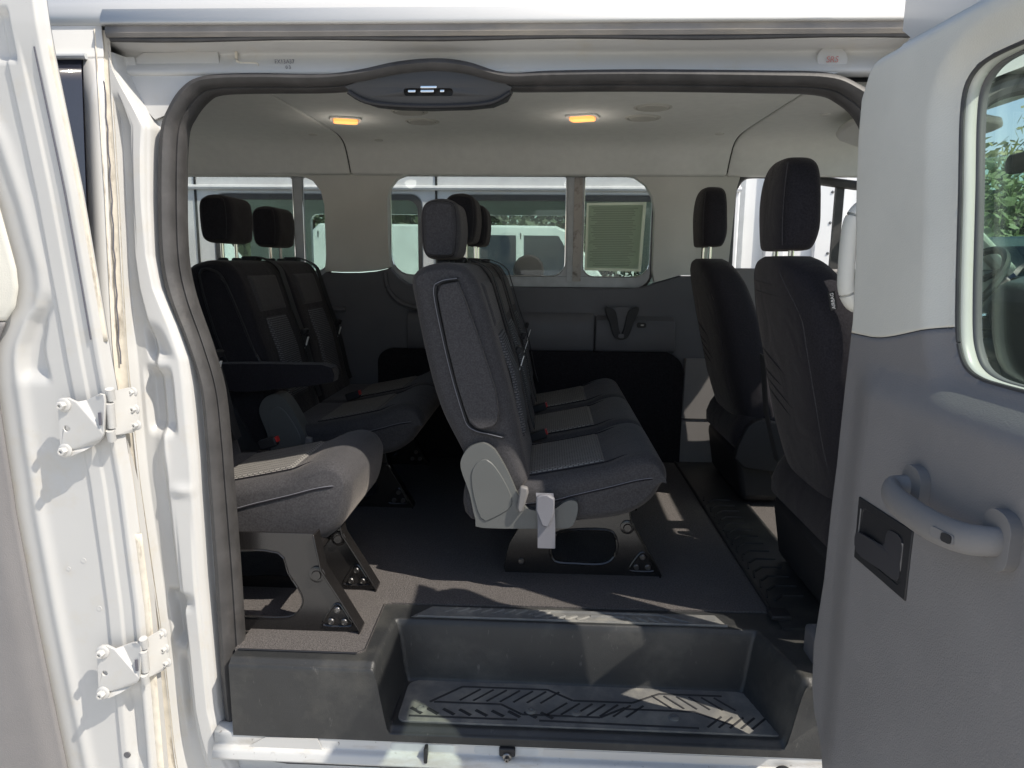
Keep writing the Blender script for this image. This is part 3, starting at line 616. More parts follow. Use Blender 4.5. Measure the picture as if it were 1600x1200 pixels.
# ---- headliner
hsec = catmull([(0, .155, 1.246), (0, .17, 1.280), (0, .215, 1.335), (0, .30, 1.372), (0, .45, 1.386), (0, .70, 1.383), (0, .77, 1.379), (0, .90, 1.381), (0, 1.2, 1.384), (0, 1.45, 1.384), (0, 1.55, 1.376), (0, 1.61, 1.357), (0, 1.65, 1.320), (0, 1.685, 1.272), (0, 1.70, 1.252), (0, 1.735, 1.250)], 5)
hl = make('headliner', MB().loft([[Vector((x, p.y, p.z+.012)) for p in hsec] for x in (-2.25, 1.42)], False, False), BLACK, V, solid=.003)
for x0, x1 in ((-2.25, -.858), (-.852, .747), (.753, 1.42)):
    n_ = 12; xs = [x0+(x1-x0)*k/n_ for k in range(n_+1)]; xs = [x0, x0+.004, x0+.012]+xs[1:-1]+[x1-.012, x1-.004, x1]
    make('headliner_panel', MB().loft([[Vector((x, p.y, p.z+(.006 if x in (x0, x1) else .002 if min(x-x0, x1-x) < .006 else 0))) for p in hsec] for x in xs], False, False), HEADL, hl, solid=.003)
def hz(y): return interp([(p.y, p.z) for p in hsec], y)
for x, y, d in ((-.728, 1.185, .3), (.113, 1.14, -.3)):
    zc = hz(y)-.002
    a = MB(); 
    rot = Matrix.Rotation(d, 3, 'Z')
    bz = make('dome_light', MB().prism([tuple((rot @ Vector((u, v, 0)))[:2]) for u, v in rrect(-.055, .055, -.042, .042, .02)], lambda u, v, t: Vector((x+u, y+v, zc+t)), -.006, .004), HEADL, hl, bevel=.003)
    make('lamp_lens', MB().prism([tuple((rot @ Vector((u, v, 0)))[:2]) for u, v in rrect(-.042, .042, -.028, .028, .014)], lambda u, v, t: Vector((x+u, y+v, zc+t)), -.015, -.004), AMBER, hl, bevel=.005, seg=3)
    ll = bpy.data.lights.new('dome_lamp', 'POINT'); ll.energy = .16; ll.color = (1, .94, .86); ll.shadow_soft_size = .03
    lo_ = bpy.data.objects.new('dome_lamp', ll); COL.objects.link(lo_); lo_.location = (x, y, zc-.09); attach(lo_, hl)
for x, y in ((-.475, 1.065), (-.462, 1.243), (.333, .997), (.325, 1.173)):
    zc = hz(y)-.001
    make('ceiling_vent', MB().disc((x, y, zc), (0, 0, -1), [(.062, -.003), (.062, .002), (.056, .004), (.052, .001), (.050, .001), (.046, .005), (.02, .006), (.005, .006)], 32), mat('vent_trim', (.50, .49, .44), .7, var=.03), hl)
for x, y in ((-1.18, 1.0), (-.95, 1.50), (.66, 1.48), (-.70, 1.57), (.93, 1.12)): make('trim_plug', MB().disc((x, y, hz(y)-.001), (0, 0, -1), [(.018, 0), (.018, .002), (.014, .004), (.004, .004)], 18), BEIGE, hl)
# sun visor
sv = make('sun_visor', MB().prism(cm2([(.98, 1.02), (1.06, .85), (1.32, .80), (1.36, 1.05), (1.34, 1.40), (1.05, 1.30)], 4), lambda u, v, t: Vector((u, v, 1.345+t-.12*(u-.98))), -.012, .010), BEIGE, V, bevel=.008)
make('visor_label', MB().prism([(1.07, 1.12), (1.20, 1.12), (1.20, 1.135), (1.07, 1.135)], lambda u, v, t: Vector((u, v, 1.345+t-.12*(u-.98))), -.0135, -.0125), YEL, sv, smooth=False)
make('visor_label', MB().prism([(1.07, 1.06), (1.20, 1.06), (1.20, 1.118), (1.07, 1.118)], lambda u, v, t: Vector((u, v, 1.345+t-.12*(u-.98))), -.0135, -.0125), WHITE, sv, smooth=False)
# latch cover under the header
lc = [(-.425, 1.236), (-.40, 1.216), (-.37, 1.206), (-.32, 1.201), (-.25, 1.1995), (-.17, 1.2015), (-.12, 1.206), (-.09, 1.217), (-.078, 1.234), (-.12, 1.254), (-.17, 1.270), (-.235, 1.277), (-.314, 1.270), (-.37, 1.254)]
lt = make('latch_cover', MB().prism(lc, lambda u, v, t: Vector((u, .092+t+.25*(1.25-v)*sm(1.225, 1.215, v), v)), 0, .05, [rrect(-.302, -.200, 1.2185, 1.2325, .006)]), mat('console_dark', (.030, .031, .034), .55, var=.1, bump=.15, bscale=400), V, bevel=.004)
make('latch_lip', MB().tube(catmull([(-.418, .093, 1.226), (-.37, .098, 1.205), (-.25, .102, 1.199), (-.13, .098, 1.204), (-.082, .093, 1.224)], 6), .005, 8), BLACK, lt)
make('latch_pocket', MB().box((-.251, .118, 1.225), (.11, .02, .022)), BLACK, lt)
for x, z, wd in ((-.285, 1.2265, .016), (-.253, 1.2265, .028), (-.222, 1.2268, .009), (-.250, 1.2345, .034)): make('latch_striker', MB().box((x, .097, z), (wd, .014, .005)), CHROME, lt, bevel=.001)
# rear wall and near wall lining
make('rear_wall', MB().prism([(.0, 0), (1.76, 0), (1.74, 1.3), (1.6, 1.42), (.2, 1.42), (.06, 1.3)], YZ, -2.28, -2.24, [rrect(.25, 1.5, .75, 1.25, .06)]), DARKTRIM, V)
make('near_wall_trim', MB().box((-1.55, .10, .62), (1.25, .06, 1.25)), BEIGE, V)
make('far_skin', MB().prism([(-2.3, -.5), (2.3, -.5), (2.1, .76), (.79, .76), (-2.3, .76)], XZ, 1.80, 1.806), PAINT, V)

# ---- pillar between the doors, seat-side trim, grab handle, cab shell
make('pillar_trim', MB().loft([[Vector((x, y+tb(z), z)) for x, y in ((.690, .045), (.70, .035), (.745, .035), (.757, .045), (.752, .070), (.695, .070))] for z in [-.1+1.36*k/10 for k in range(11)]], True, True), BEIGE, V)
make('pillar_skin_sun_block', MB().loft([[Vector((x, y+tb(z), z)) for x, y in ((.700, -.030), (.712, -.042), (.748, -.042), (.758, -.02), (.758, .020), (.705, .033))] for z in [-.5+1.80*k/14 for k in range(15)]], True, True), PAINT, V)  # outer face pushed out past the body, unseen behind the leaf, to block sun
gh = make('grab_handle', MB().tube(catmull([(.68, .10, 1.005), (.655, .095, 1.003), (.632, .09, .985), (.622, .088, .95), (.622, .088, .86), (.628, .09, .825), (.645, .093, .802), (.67, .095, .795), (.69, .10, .795)], 6), .0165, 14), BEIGE, V)
make('far_pillar_trim', MB().prism([(.60, -.02), (.785, -.02), (.785, .44), (.74, .47), (.612, .47)], XZ, 1.672, 1.72), GREYTRIM, V, bevel=.01)
make('pillar_trim_seam', MB().box((.69, 1.670, .205), (.17, .004, .004)), BLACK, V)
# driver's window surround
dw = [(.788, .84), (.786, 1.16), (.797, 1.215), (.825, 1.252), (.87, 1.264), (1.0, 1.258), (1.30, 1.218), (1.48, 1.205), (1.62, 1.10), (1.80, .95), (1.88, .866)]
P = [(u, 1.745, v) for u, v in catmull([(a, b, 0) for a, b in dw], 4) and [(p.x, p.y) for p in catmull([(a, b, 0) for a, b in dw], 4)]]
make('driver_window_seal', MB().tube(P, .020, 8), RUBBER, V)
make('driver_window_bar', MB().box((1.245, 1.76, 1.03), (.034, .02, .40)), RUBBER, V)
make('driver_door_panel', MB().prism([(.80, .62), (2.15, .62), (2.05, .77), (1.92, .866), (.80, .866)], XZ, 1.70, 1.78), GREYTRIM, V, bevel=.012)
ddl = make('driver_door_panel', MB().prism([(.80, -.05), (2.25, -.05), (2.15, .612), (.80, .612)], XZ, 1.70, 1.78), DARKTRIM, V, bevel=.012)
make('inner_handle', MB().tube(catmull([(1.80, 1.69, .655), (1.84, 1.675, .675), (1.88, 1.675, .680), (1.89, 1.69, .675)], 5), .012, 8), CHROME, V)
make('armrest_bulge', MB().tube([(1.5, 1.66, .56), (2.0, 1.66, .53)], .045, 12), DARKTRIM, V)
sail = make('pillar_sail', MB().prism([(1.52, .868), (1.93, .868), (1.80, .975), (1.56, 1.17)], XZ, 1.72, 1.76), BEIGE, V, bevel=.01)
make('speaker_grille', MB().disc((1.785, 1.718, .905), (0, -1, 0), [(.034, -.002), (.034, .002), (.028, .004), (.026, .002), (.018, .002), (.016, .004), (.008, .004), (.006, .002)], 24), GREYTRIM, sail)
make('windscreen_pillar', MB().tube([(1.96, 1.72, .86), (1.80, 1.70, 1.0), (1.46, 1.66, 1.27)], .035, 10), BEIGE, V)
make('windscreen_pillar', MB().tube([(1.96, .06, .86), (1.80, .08, 1.0), (1.46, .14, 1.27)], .035, 10), PAINT, V)
make('windscreen', MB().loft([[Vector((2.30-.32*abs((y-.88)/.8)**2-1.1*k*.42, y, .84+.45*k)) for y in [.10+1.58*j/12 for j in range(13)]] for k in [q/8 for q in range(9)]], False, False), CLEAR, V, solid=.004)
wsx = lambda u, v: 2.30-.32*((u-.88)/.8)**2-1.1*.42*(v-.84)/.45
make('registration_sticker', MB().prism([(1.40, .872), (1.52, .872), (1.52, .925), (1.40, .925)], lambda u, v, t: Vector((wsx(u, v)-.012+t, u, v)), 0, .001), BLUE, V, smooth=False)
make('sticker_field', MB().prism([(1.415, .880), (1.505, .880), (1.505, .917), (1.415, .917)], lambda u, v, t: Vector((wsx(u, v)-.015+t, u, v)), 0, .001), WHITE, V, smooth=False)
db = make('dashboard', MB().loft([[Vector((x, y, z)) for x, z in ((2.35, .84), (2.05, .865), (1.80, .855), (1.70, .82), (1.66, .74), (1.70, .60), (1.76, .42), (1.80, .25), (2.3, .2))] for y in (.10, .4, .8, 1.2, 1.35)], True, True), DARKTRIM, V, bevel=.02)
make('dashboard_wing', MB().loft([[Vector((x, y, z)) for x, z in ((2.35, .83), (2.05, .855), (1.95, .84), (1.93, .70), (1.96, .5), (2.3, .4))] for y in (1.345, 1.69)], True, True), BLACK, db, bevel=.015)
for y, z in ((1.02, .755), (.93, .755), (1.02, .66), (.97, .62)): make('control_knob', MB().disc((1.675, y, z), (-1, 0, .2), [(.028, -.005), (.028, .012), (.024, .016), (.02, .016), (.018, .010)], 20), GREYPL, db)
sw = MB(); C_ = Vector((1.56, 1.34, .80)); ax = Vector((-.8, 0, .6)).normalized(); xx = ax.cross(Vector((0, 1, 0))).normalized()
sw.tube([C_+xx*.18*math.cos(a)+Vector((0, 1, 0))*.18*math.sin(a) for a in [2*math.pi*k/32 for k in range(33)]], .014, 8)
sw.disc(C_, ax, [(.06, -.03), (.07, 0), (.05, .015), (.01, .018)], 18)
for a in (0, 2.1, 4.2): sw.tube([C_, C_+xx*.18*math.cos(a)+Vector((0, 1, 0))*.18*math.sin(a)], .012, 6)
make('steering_wheel', sw, BLACK, V)
make('rear_view_mirror', MB().loft([[Vector((1.55+.01*s_, 1.02+y*.8, 1.22+z*.8)) for y, z in rrect(-.13, .13, -.04, .04, .03)] for s_ in (-1.5, 1.5)], True, True), BLACK, V, bevel=.006)
make('sun_visor', MB().prism(rrect(.32, .80, 1.10, 1.29, .03), lambda u, v, t: Vector((1.46-(v-1.2)*.6+t, u, v)), -.01, .01), BLACK, V, bevel=.006)
# front door opening: seal, header, sill
fs = catmull([(.785, .03, -.22), (.775, .03, .3), (.773, .035, .8), (.780, .05, .95), (.800, .075, 1.10), (.838, .085, 1.19), (.91, .09, 1.232), (1.05, .092, 1.245), (1.30, .095, 1.240), (1.45, .09, 1.21), (1.65, .08, 1.08), (1.90, .05, .88), (2.0, .03, .6), (2.02, .03, -.1), (1.9, .03, -.22)], 6, True)
make('cab_door_seal', MB().tube(list(fs)+[fs[0]], .020, 10), RUBBER, V)
make('cab_header', MB().prism([(.70, 1.25), (.80, 1.18), (.84, 1.235), (.91, 1.262), (1.05, 1.27), (1.30, 1.265), (1.46, 1.24), (1.5, 1.30), (1.42, 1.36), (.70, 1.36)], lambda u, v, t: Vector((u, tb(v)+t, v)), 0, .06), PAINT, V, bevel=.008)
make('cab_sill', MB().box((1.38, .03, -.30), (1.45, .12, .14)), PAINT, V, bevel=.02)
make('front_wing', MB().box((2.2, .03, .25), (.4, .06, 1.0)), PAINT, V, bevel=.02)
make('door_sill_skirt', MB().box((-.02, -.01, -.42), (1.5, .03, .2)), PAINT, V, bevel=.01)

# ================================================================== the open side doors
# leaf by the cab: stands out square to the body
KD = .92; H0 = Vector((.5396, -.1152, .0704));       # hinge edge of the leaf, standing clear of the pillar on its hinge arms
DIR = Vector((.05, -1, 0)).normalized(); NRM = Vector((-1, -.05, 0)).normalized()
def LF(s, z, t): return H0+(DIR*s+NRM*t+Vector((tb(z)*.5, 0, z)))*KD
LE = [(-.50, .24), (-.35, .22), (-.17, .115), (-.13, .078), (-.094, .045), (-.058, .010), (-.008, -.008), (.077, -.016), (.142, -.008), (.236, .004), (.378, .008), (.489, .013), (.647, .010), (.775, .009), (.899, -.011), (1.025, -.043), (1.125, -.063), (1.199, -.071), (1.243, -.052), (1.270, -.026), (1.292, .0), (1.31, .03)]
ld = make('side_door', MB().grid(30, 60, lambda u, v: LF(.012+interp(LE, -.30+1.6*v)+(.76-interp(LE, -.30+1.6*v))*u, -.30+1.6*v, -.050)) if False else MB().grid(2, 2, lambda u, v: LF(.26+.5*u, -.50+.05*v, -.05)), PAINT, V, solid=.02)
WIN = [(q.x, q.y) for q in catmull([(a_, b_, 0) for a_, b_ in [(.60, 1.187), (.45, 1.188), (.36, 1.188), (.31, 1.187), (.275, 1.182), (.252, 1.168), (.243, 1.145), (.247, 1.104), (.260, 1.044), (.271, .995), (.291, .897), (.301, .848), (.315, .788), (.328, .756), (.350, .731), (.385, .719), (.44, .716), (.55, .716), (.66, .718), (.70, .74), (.715, .79), (.70, .95), (.68, 1.10), (.66, 1.16)]], 14, True)]
def inside(s, z, P=None):
    c = False; n_ = len(WIN)
    for i in range(n_):
        (x1, y1), (x2, y2) = WIN[i], WIN[i-1]
        if (y1 > z) != (y2 > z) and s < (x2-x1)*(z-y1)/(y2-y1)+x1: c = not c
    return c
def wdist(s, z):
    if s < .15 or z < .60: return 1
    return min(math.hypot(a_-s, b_-z) for a_, b_ in WIN)
def grow(g):
    n_ = len(WIN); out = []
    for i in range(n_):
        t = Vector((WIN[(i+1) % n_][0]-WIN[i-1][0], WIN[(i+1) % n_][1]-WIN[i-1][1])).normalized(); out.append((WIN[i][0]+t.y*-g, WIN[i][1]+t.x*g))
    return out
def leaf_t(s, z):
    e = s-interp(LE, z); t = -.032*(1-sm(0, .022, e))
    t += .026*sm(.712, .650, z)*sm(.06, .19, s)*sm(-.50, -.42, z)
    t -= .022*(1-sm(0, .055, wdist(s, z)))*sm(.60, .72, z)
    t -= .035*sm(1.245, 1.283, z)**2
    t -= .012*sm(.02, .07, s)*sm(.30, .20, s)*sm(1.05, 1.15, z)*0
    return t
def seam_z(s): return .751+.040*sm(.10, .36, s)
def leaf_face(upper):
    mb = MB(); nu, nv = 130, (110 if upper else 150); idx = {}
    def pos(i, j):
        q = j/(nv-1); u = (i/(nu-1))**1.25
        s0 = interp(LE, .75)+(.76-interp(LE, .75))*u; zs = seam_z(s0)
        z = zs+.0009+(1.283-zs)*q if upper else -.46+(zs-.0009+.46)*q
        e = interp(LE, z); return e+(.76-e)*u, z
    def vert(i, j):
        if (i, j) not in idx:
            s_, z = pos(i, j); idx[(i, j)] = len(mb.v)
            if wdist(s_, z) < .0055: s_, z = min(WIN, key=lambda q: math.hypot(q[0]-s_, q[1]-z))
            mb.v.append(LF(s_, z, leaf_t(s_, z)))
        return idx[(i, j)]
    for j in range(nv-1):
        for i in range(nu-1):
            s_, z = pos(i+.5, j+.5)
            if inside(s_, z, None): continue
            mb.f.append(tuple(vert(a_, b_) for a_, b_ in ((i, j), (i+1, j), (i+1, j+1), (i, j+1))))
    return mb
make('upper_trim_panel', leaf_face(True), BEIGE_DOOR, ld, solid=.004, angle=60)
make('lower_trim_panel', leaf_face(False), GREYTRIM, ld, solid=.004, angle=60)
make('trim_seam', MB().tube([LF(s_, seam_z(s_), leaf_t(s_, seam_z(s_))+.0005) for s_ in [interp(LE, .752)+.003+(.30-interp(LE, .752))*k/20 for k in range(21)]], .0016, 6), BLACK, ld)
ring = [LF(s_, z, leaf_t(s_, z)-.001) for s_, z in WIN]
make('window_seal', MB().tube(ring+[ring[0]], .0036, 8), RUBBER, ld)
WO = grow(-.001)
make('window_reveal', MB().loft([[LF(s_, z, t) for s_, z in WO] for t in (-.022, -.046)], True, False), JAMB, ld, solid=.003)
make('glass_gasket', MB().loft([[LF(s_, z, t) for s_, z in WO] for t in (-.046, -.060)], True, False), mat('grey_gasket', (.10, .10, .105), .6, var=.1), ld, solid=.004)
make('window_glass', MB().prism(WO, LF, -.0625, -.0605), DOORGL, ld)
# metal shell of the leaf
mb = MB(); 
sh = [(interp(LE, z)-.012-.066*sm(1.05, .85, z), z) for z in [-.46+1.74*k/34 for k in range(35)]]; sh = sh+[(.0, 1.30), (-.03, 1.32), (-.03, 1.386), (.78, 1.386), (.78, -.46)]
make('door_shell', MB().prism(sh, LF, -.060, -.050, [grow(-.002)]), PAINT, ld, bevel=.004)
# pull handle
hc = catmull([LF(0.360, .545, .030), LF(0.346, .541, .050), LF(0.350, .537, .066), LF(0.383, .531, .074), (LF(0.438, .528, .076)), LF(0.488, .528, .074), LF(0.533, .532, .066), LF(0.558, .538, .048), LF(0.560, .540, .032)], 6)
nh = len(hc); hd = make('pull_handle', MB().tube(hc, [  .0108+.0030*math.sin(math.pi*k/(nh-1)) for k in range(nh)], 16, flat=1.5), HANDLE, ld)
for s_, z, hh in ((.361, .545, .030), (.556, .540, .034)): make('handle_foot', MB().prism(rrect(-.026, .026, -hh-.004, hh+.004, .022), lambda u, v, t: LF(s_+u, z+v-.1*u, .022+t), 0, .022), HANDLE, ld, bevel=.010, seg=3)
make('handle_screw_slot', MB().prism(rrect(-.019, .019, -.007, .007, .004), lambda u, v, t: LF(.515+u, .5285+v, .0865-.20*u+t), -.004, -.0005), HANDLE, ld, bevel=.0015)
make('handle_screw_slot', MB().prism(rrect(-.007, .009, -.006, .006, .004), lambda u, v, t: LF(.523+u, .5285+v, .0862-.20*u+t), -.004, -.0001), BLACK, ld)
bz = MB().prism([(.187, .472), (.360, .474), (.361, .358), (.192, .359)], lambda u, v, t: LF(u, v, t), .020, .031, [rrect(.205, .342, .374, .458, .012)])
make('latch_bezel', bz, BLACK, ld, bevel=.003)
make('latch_recess', MB().prism(rrect(.203, .344, .372, .460, .012), lambda u, v, t: LF(u, v, t), .022, .0292), BLACK, ld)
make('latch_lever', MB().prism(cm2([(.208, .412), (.24, .418), (.285, .420), (.290, .440), (.300, .452), (.334, .450), (.338, .41), (.334, .380), (.28, .377), (.215, .380)], 3), lambda u, v, t: LF(u, v, t+.008*sm(.30, .215, u)), .0290, .0318), mat('latch_dark', (.035, .034, .038), .45, var=.1), ld, bevel=.003)
make('latch_lever_edge', MB().tube([LF(.336, .445, .0285), LF(.337, .40, .0285), LF(.330, .380, .0285)], .0028, 6), HANDLE, ld)
make('latch_lever_edge', MB().tube([LF(.2035, .455, .0325), LF(.2035, .385, .0325)], .0012, 6), HANDLE, ld)
for z in (.50, .02):
    make('hinge_arm', MB().prism([(.70, .012), (.725, -.010), (.66, -.050), (.60, -.105), (.575, -.118), (.565, -.105), (.61, -.06), (.65, -.02)], XY, z-.035, z+.035), JAMB, ld, bevel=.004)
make('scuff_mark', MB().prism(cm2([(.350, .700), (.368, .702), (.374, .695), (.358, .692)], 3), lambda u, v, t: LF(u, v, leaf_t(u, v)+.0025+t), 0, .0004), GREYTRIM, ld)

# leaf behind the opening: folded back flat against the body
EDG = [(-.30, -.857), (.137, -.857), (.41, -.869), (.494, -.875), (.682, -.886), (1.005, -.899), (1.241, -.915), (1.40, -.922)]
TRM = [(-.30, -1.055), (-.259, -1.06), (-.069, -1.078), (.114, -1.095), (.347, -1.113), (.488, -1.117), (.625, -1.117), (.68, -1.11), (.705, -1.103), (.757, -1.075), (.783, -1.052), (.821, -1.040), (.859, -1.038), (.902, -1.043), (.993, -1.054), (1.1, -1.075), (1.2, -1.11), (1.3, -1.2), (1.4, -1.4)]
fd = make('side_door', MB().prism([(-1.50, -.30), (-.872, -.30), (-.885, .4), (-.922, .8), (-.940, 1.05), (-.958, 1.36), (-1.46, 1.36)], lambda u, v, t: Vector((u, -.012-tb(v)+t, v)), 0, .008), PAINT, V)
def fold_y(x, z):
    e = interp(EDG, z)-x          # distance in from the hinge edge
    y = -.050-tb(z)
    y += .020*(1-sm(0, .014, e))
    y += .004*sm(.022, .026, e)*(1-sm(.050, .054, e))*sm(1.28, 1.2, z)
    y += .005*sm(.080, .086, e)
    tr_ = x-interp(TRM, z)
    y -= .006*math.exp(-((tr_-.040)/.014)**2)
    y += .016*sm(.62, .66, z)*(1-sm(.74, .82, z))*sm(.030, .055, tr_)*(1-sm(.075, .095, tr_+.25*(z-.7)))
    y += .014*sm(-.29, -.2, z)*(1-sm(-.10, -.05, z))*sm(.02, .03, e)*(1-sm(.05, .07, e))
    y += .012*sm(1.235, 1.245, z)*(1-sm(1.315, 1.325, z))*sm(.06, .068, e)*(1-sm(.13, .14, e))
    y += .012*sm(.50, .53, z)*(1-sm(.60, .64, z))*sm(.015, .03, e)*(1-sm(.04, .05, e))*0
    return y
make('inner_panel', MB().grid(110, 240, lambda u, v: Vector((interp(EDG, -.30+1.66*v)+(-1.16-interp(EDG, -.30+1.66*v))*u, fold_y(interp(EDG, -.30+1.66*v)+(-1.16-interp(EDG, -.30+1.66*v))*u, -.30+1.66*v), -.30+1.66*v))), JAMB, fd, angle=60)
make('panel_edge', MB().grid(4, 60, lambda u, v: Vector((interp(EDG, -.30+1.66*v)+.001-.034*u*sm(.3, .8, -.30+1.66*v), -.030-tb(-.30+1.66*v)+.022*u, -.30+1.66*v))), JAMB, fd)
def trimface(z0, z1, n):
    return MB().grid(40, n, lambda u, v: (lambda z: Vector((interp(TRM, z)+(-1.50-interp(TRM, z))*u, -.058-tb(z)-.010*sm(0, .12, u), z)))(z0+(z1-z0)*v))
sp_z = .757
make('upper_trim_panel', trimface(.757, 1.25, 60), BEIGE_DOOR, fd, solid=.004)
make('lower_trim_panel', trimface(-.30, .7535, 100), GREYTRIM, fd, solid=.004)
make('edge_sealant', MB().grid(8, 40, lambda u, v: (lambda z: Vector((interp(EDG, z)-.024+.024*u, -.034-tb(z)-.004*math.sin(math.pi*u), z)))(.715+.56*v)), DIRTY, fd, solid=.003, label='beige sealant strip along the folded door edge')
make('edge_sealant', MB().grid(8, 40, lambda u, v: (lambda z: Vector((interp(EDG, z)-.014+.020*u, -.034-tb(z)-.004*math.sin(math.pi*u), z)))(-.30+.60*v)), DIRTY, fd, solid=.003)
make('edge_groove', MB().tube([(interp(EDG, z)-.0245, -.049-tb(z), z) for z in [.72+.54*k/20 for k in range(21)]], .0022, 6), INK, fd)
def hinge(dx, dz, sh_):
    out = [(-.984, .594), (-.976, .603), (-.962, .604), (-.945, .596), (-.932, .598), (-.914, .606), (-.897, .614), (-.888, .612), (-.886, .600), (-.890, .530), (-.897, .518), (-.912, .506), (-.932, .493), (-.956, .481), (-.972, .479), (-.981, .488)]
    hp_ = [(u+dx+sh_*(v-.54), v+dz) for u, v in out]
    hole = [(-.9665+dx+.006*math.cos(a), .540+dz+.006*math.sin(a)) for a in [2*math.pi*k/14 for k in range(14)]]
    def hy(u, v, t): return Vector((u, -.074-tb(v)+t+.012*sm(-.938+dx, -.930+dx, u)*(1-sm(-.915+dx, -.89+dx, u))-.0*u, v))
    h_ = make('hinge', MB().prism(hp_, hy, -.005, .002, [hole]), JAMB, fd, bevel=.0015, smooth=True)
    kn = MB(); 
    for za, zb in ((.598, .622), (.540, .592), (.512, .535)): kn.tube([(-.884+dx+sh_*(za-.54), -.060-tb(za), za+dz), (-.884+dx+sh_*(zb-.54), -.066-tb(zb), zb+dz)], .0085, 12)
    make('hinge_knuckle', kn, JAMB, fd)
    make('hinge_slot', MB().box((-.894+dx, -.0795-tb(.56+dz), .562+dz), (.005, .003, .026)), INK, fd)
    for z in (.590, .494): make('hinge_bolt', hexbolt(MB(), (-.970+dx+sh_*(z-.54), -.079-tb(z+dz), z+dz), (0, -1, 0), .0085, .012), JAMB, fd)
    for z, x in ((.604, -.867), (.568, -.864), (.534, -.862)): make('hinge_bolt', hexbolt(MB(), (x+dx, -.018+tb(z+dz), z+dz), (0, -1, 0), .0065, .010), JAMB, fd)
    make('hinge_bracket', MB().prism([(-.884+dx, .522+dz), (-.884+dx, .613+dz), (-.868+dx, .616+dz), (-.860+dx, .603+dz), (-.856+dx, .530+dz), (-.866+dx, .519+dz)], lambda u, v, t: Vector((u, -.018+tb(v)+t-.05*sm(-.858+dx, -.884+dx, u), v)), 0, .006), JAMB, fd, bevel=.002)
hinge(0, 0, .10); hinge(.028, -.542, .08)
for x, z, r_ in ((-.925, -.22, .008), (-.985, .24, .006), (-1.02, .22, .005), (-.96, .13, .006)): make('panel_plug', MB().disc((x, fold_y(x, z)+.0005, z), (0, -1, 0), [(r_, -.001), (r_*.9, .0015), (r_*.4, .0012)], 12), DARKTRIM if z == -.22 else JAMB, fd)

# ================================================================== seats
def lerp_pts(P, n): return [(p.x, p.y) for p in catmull([(a, b, 0) for a, b in P], n, True)]
def top_prof(dx, d): # height of the cushion top a distance d behind its front
    return interp([(0, .345), (.02, .372), (.06, .384), (.11, .374), (.155, .356), (.25, .335), (.365, .312), (.52, .305)], d)
def cushion_prof(xf, zb, zo=0):
    return lerp_pts([(xf-.52, zb-.01), (xf-.36, zb-.018), (xf-.20, zb-.005), (xf-.10, zb+.015), (xf-.04, zb+.055), (xf-.012, zb+.10), (xf-.0, .315+zo), (xf-.002, .345+zo), (xf-.022, .374+zo), (xf-.06, .385+zo), (xf-.11, .374+zo), (xf-.16, .352+zo), (xf-.25, .332+zo), (xf-.37, .310+zo), (xf-.48, .306+zo), (xf-.535, .29+zo)], 4)
BACK_FRONT = [(-.032, .331), (-.059, .417), (-.090, .572), (-.133, .696), (-.171, .821), (-.190, .852)]
def back_prof(dx):
    return lerp_pts([(dx+x, z) for x, z in [(-.04, .30), (-.045, .345), (-.062, .417), (-.092, .55), (-.133, .696), (-.171, .815), (-.192, .852), (-.215, .872), (-.267, .879), (-.316, .868), (-.340, .850), (-.347, .825), (-.340, .780), (-.321, .679), (-.296, .57), (-.268, .484), (-.226, .400), (-.19, .33), (-.15, .27), (-.08, .26)]], 3)
def front_x(dx, z): return dx+interp([(z_, x) for x, z_ in BACK_FRONT], z)
def headrest(root, dx, yc, up, material):
    z0 = .892+up; prof = lerp_pts([(dx-.322, z0), (dx-.285, z0-.006), (dx-.248, z0), (dx-.236, z0+.03), (dx-.232, z0+.08), (dx-.238, z0+.128), (dx-.252, z0+.148), (dx-.285, z0+.155), (dx-.320, z0+.148), (dx-.337, z0+.125), (dx-.341, z0+.08), (dx-.337, z0+.03)], 4)
    mb = MB(); pad(mb, prof, yc-.118, yc+.118, .040, 6); stitch = [list(s_rings[3]), list(s_rings[-4])]; h = make('headrest', mb, material, root)
    for sy in (-.055, .055): make('headrest_post', MB().tube([(dx-.285, yc+sy, .855), (dx-.285, yc+sy, z0+.02)], .0065, 10), CHROME, h)
    for sy in (-.055, .055): make('post_guide', MB().disc((dx-.285, yc+sy, .872), (0, 0, 1), [(.018, 0), (.018, .012), (.013, .016), (.008, .016)], 14), BLACK, h)
    for P in stitch: make('headrest_stitch', MB().tube(P+[P[0]], .0012, 4), FABRICB if material is SIDEFAB else SIDEFAB, h)
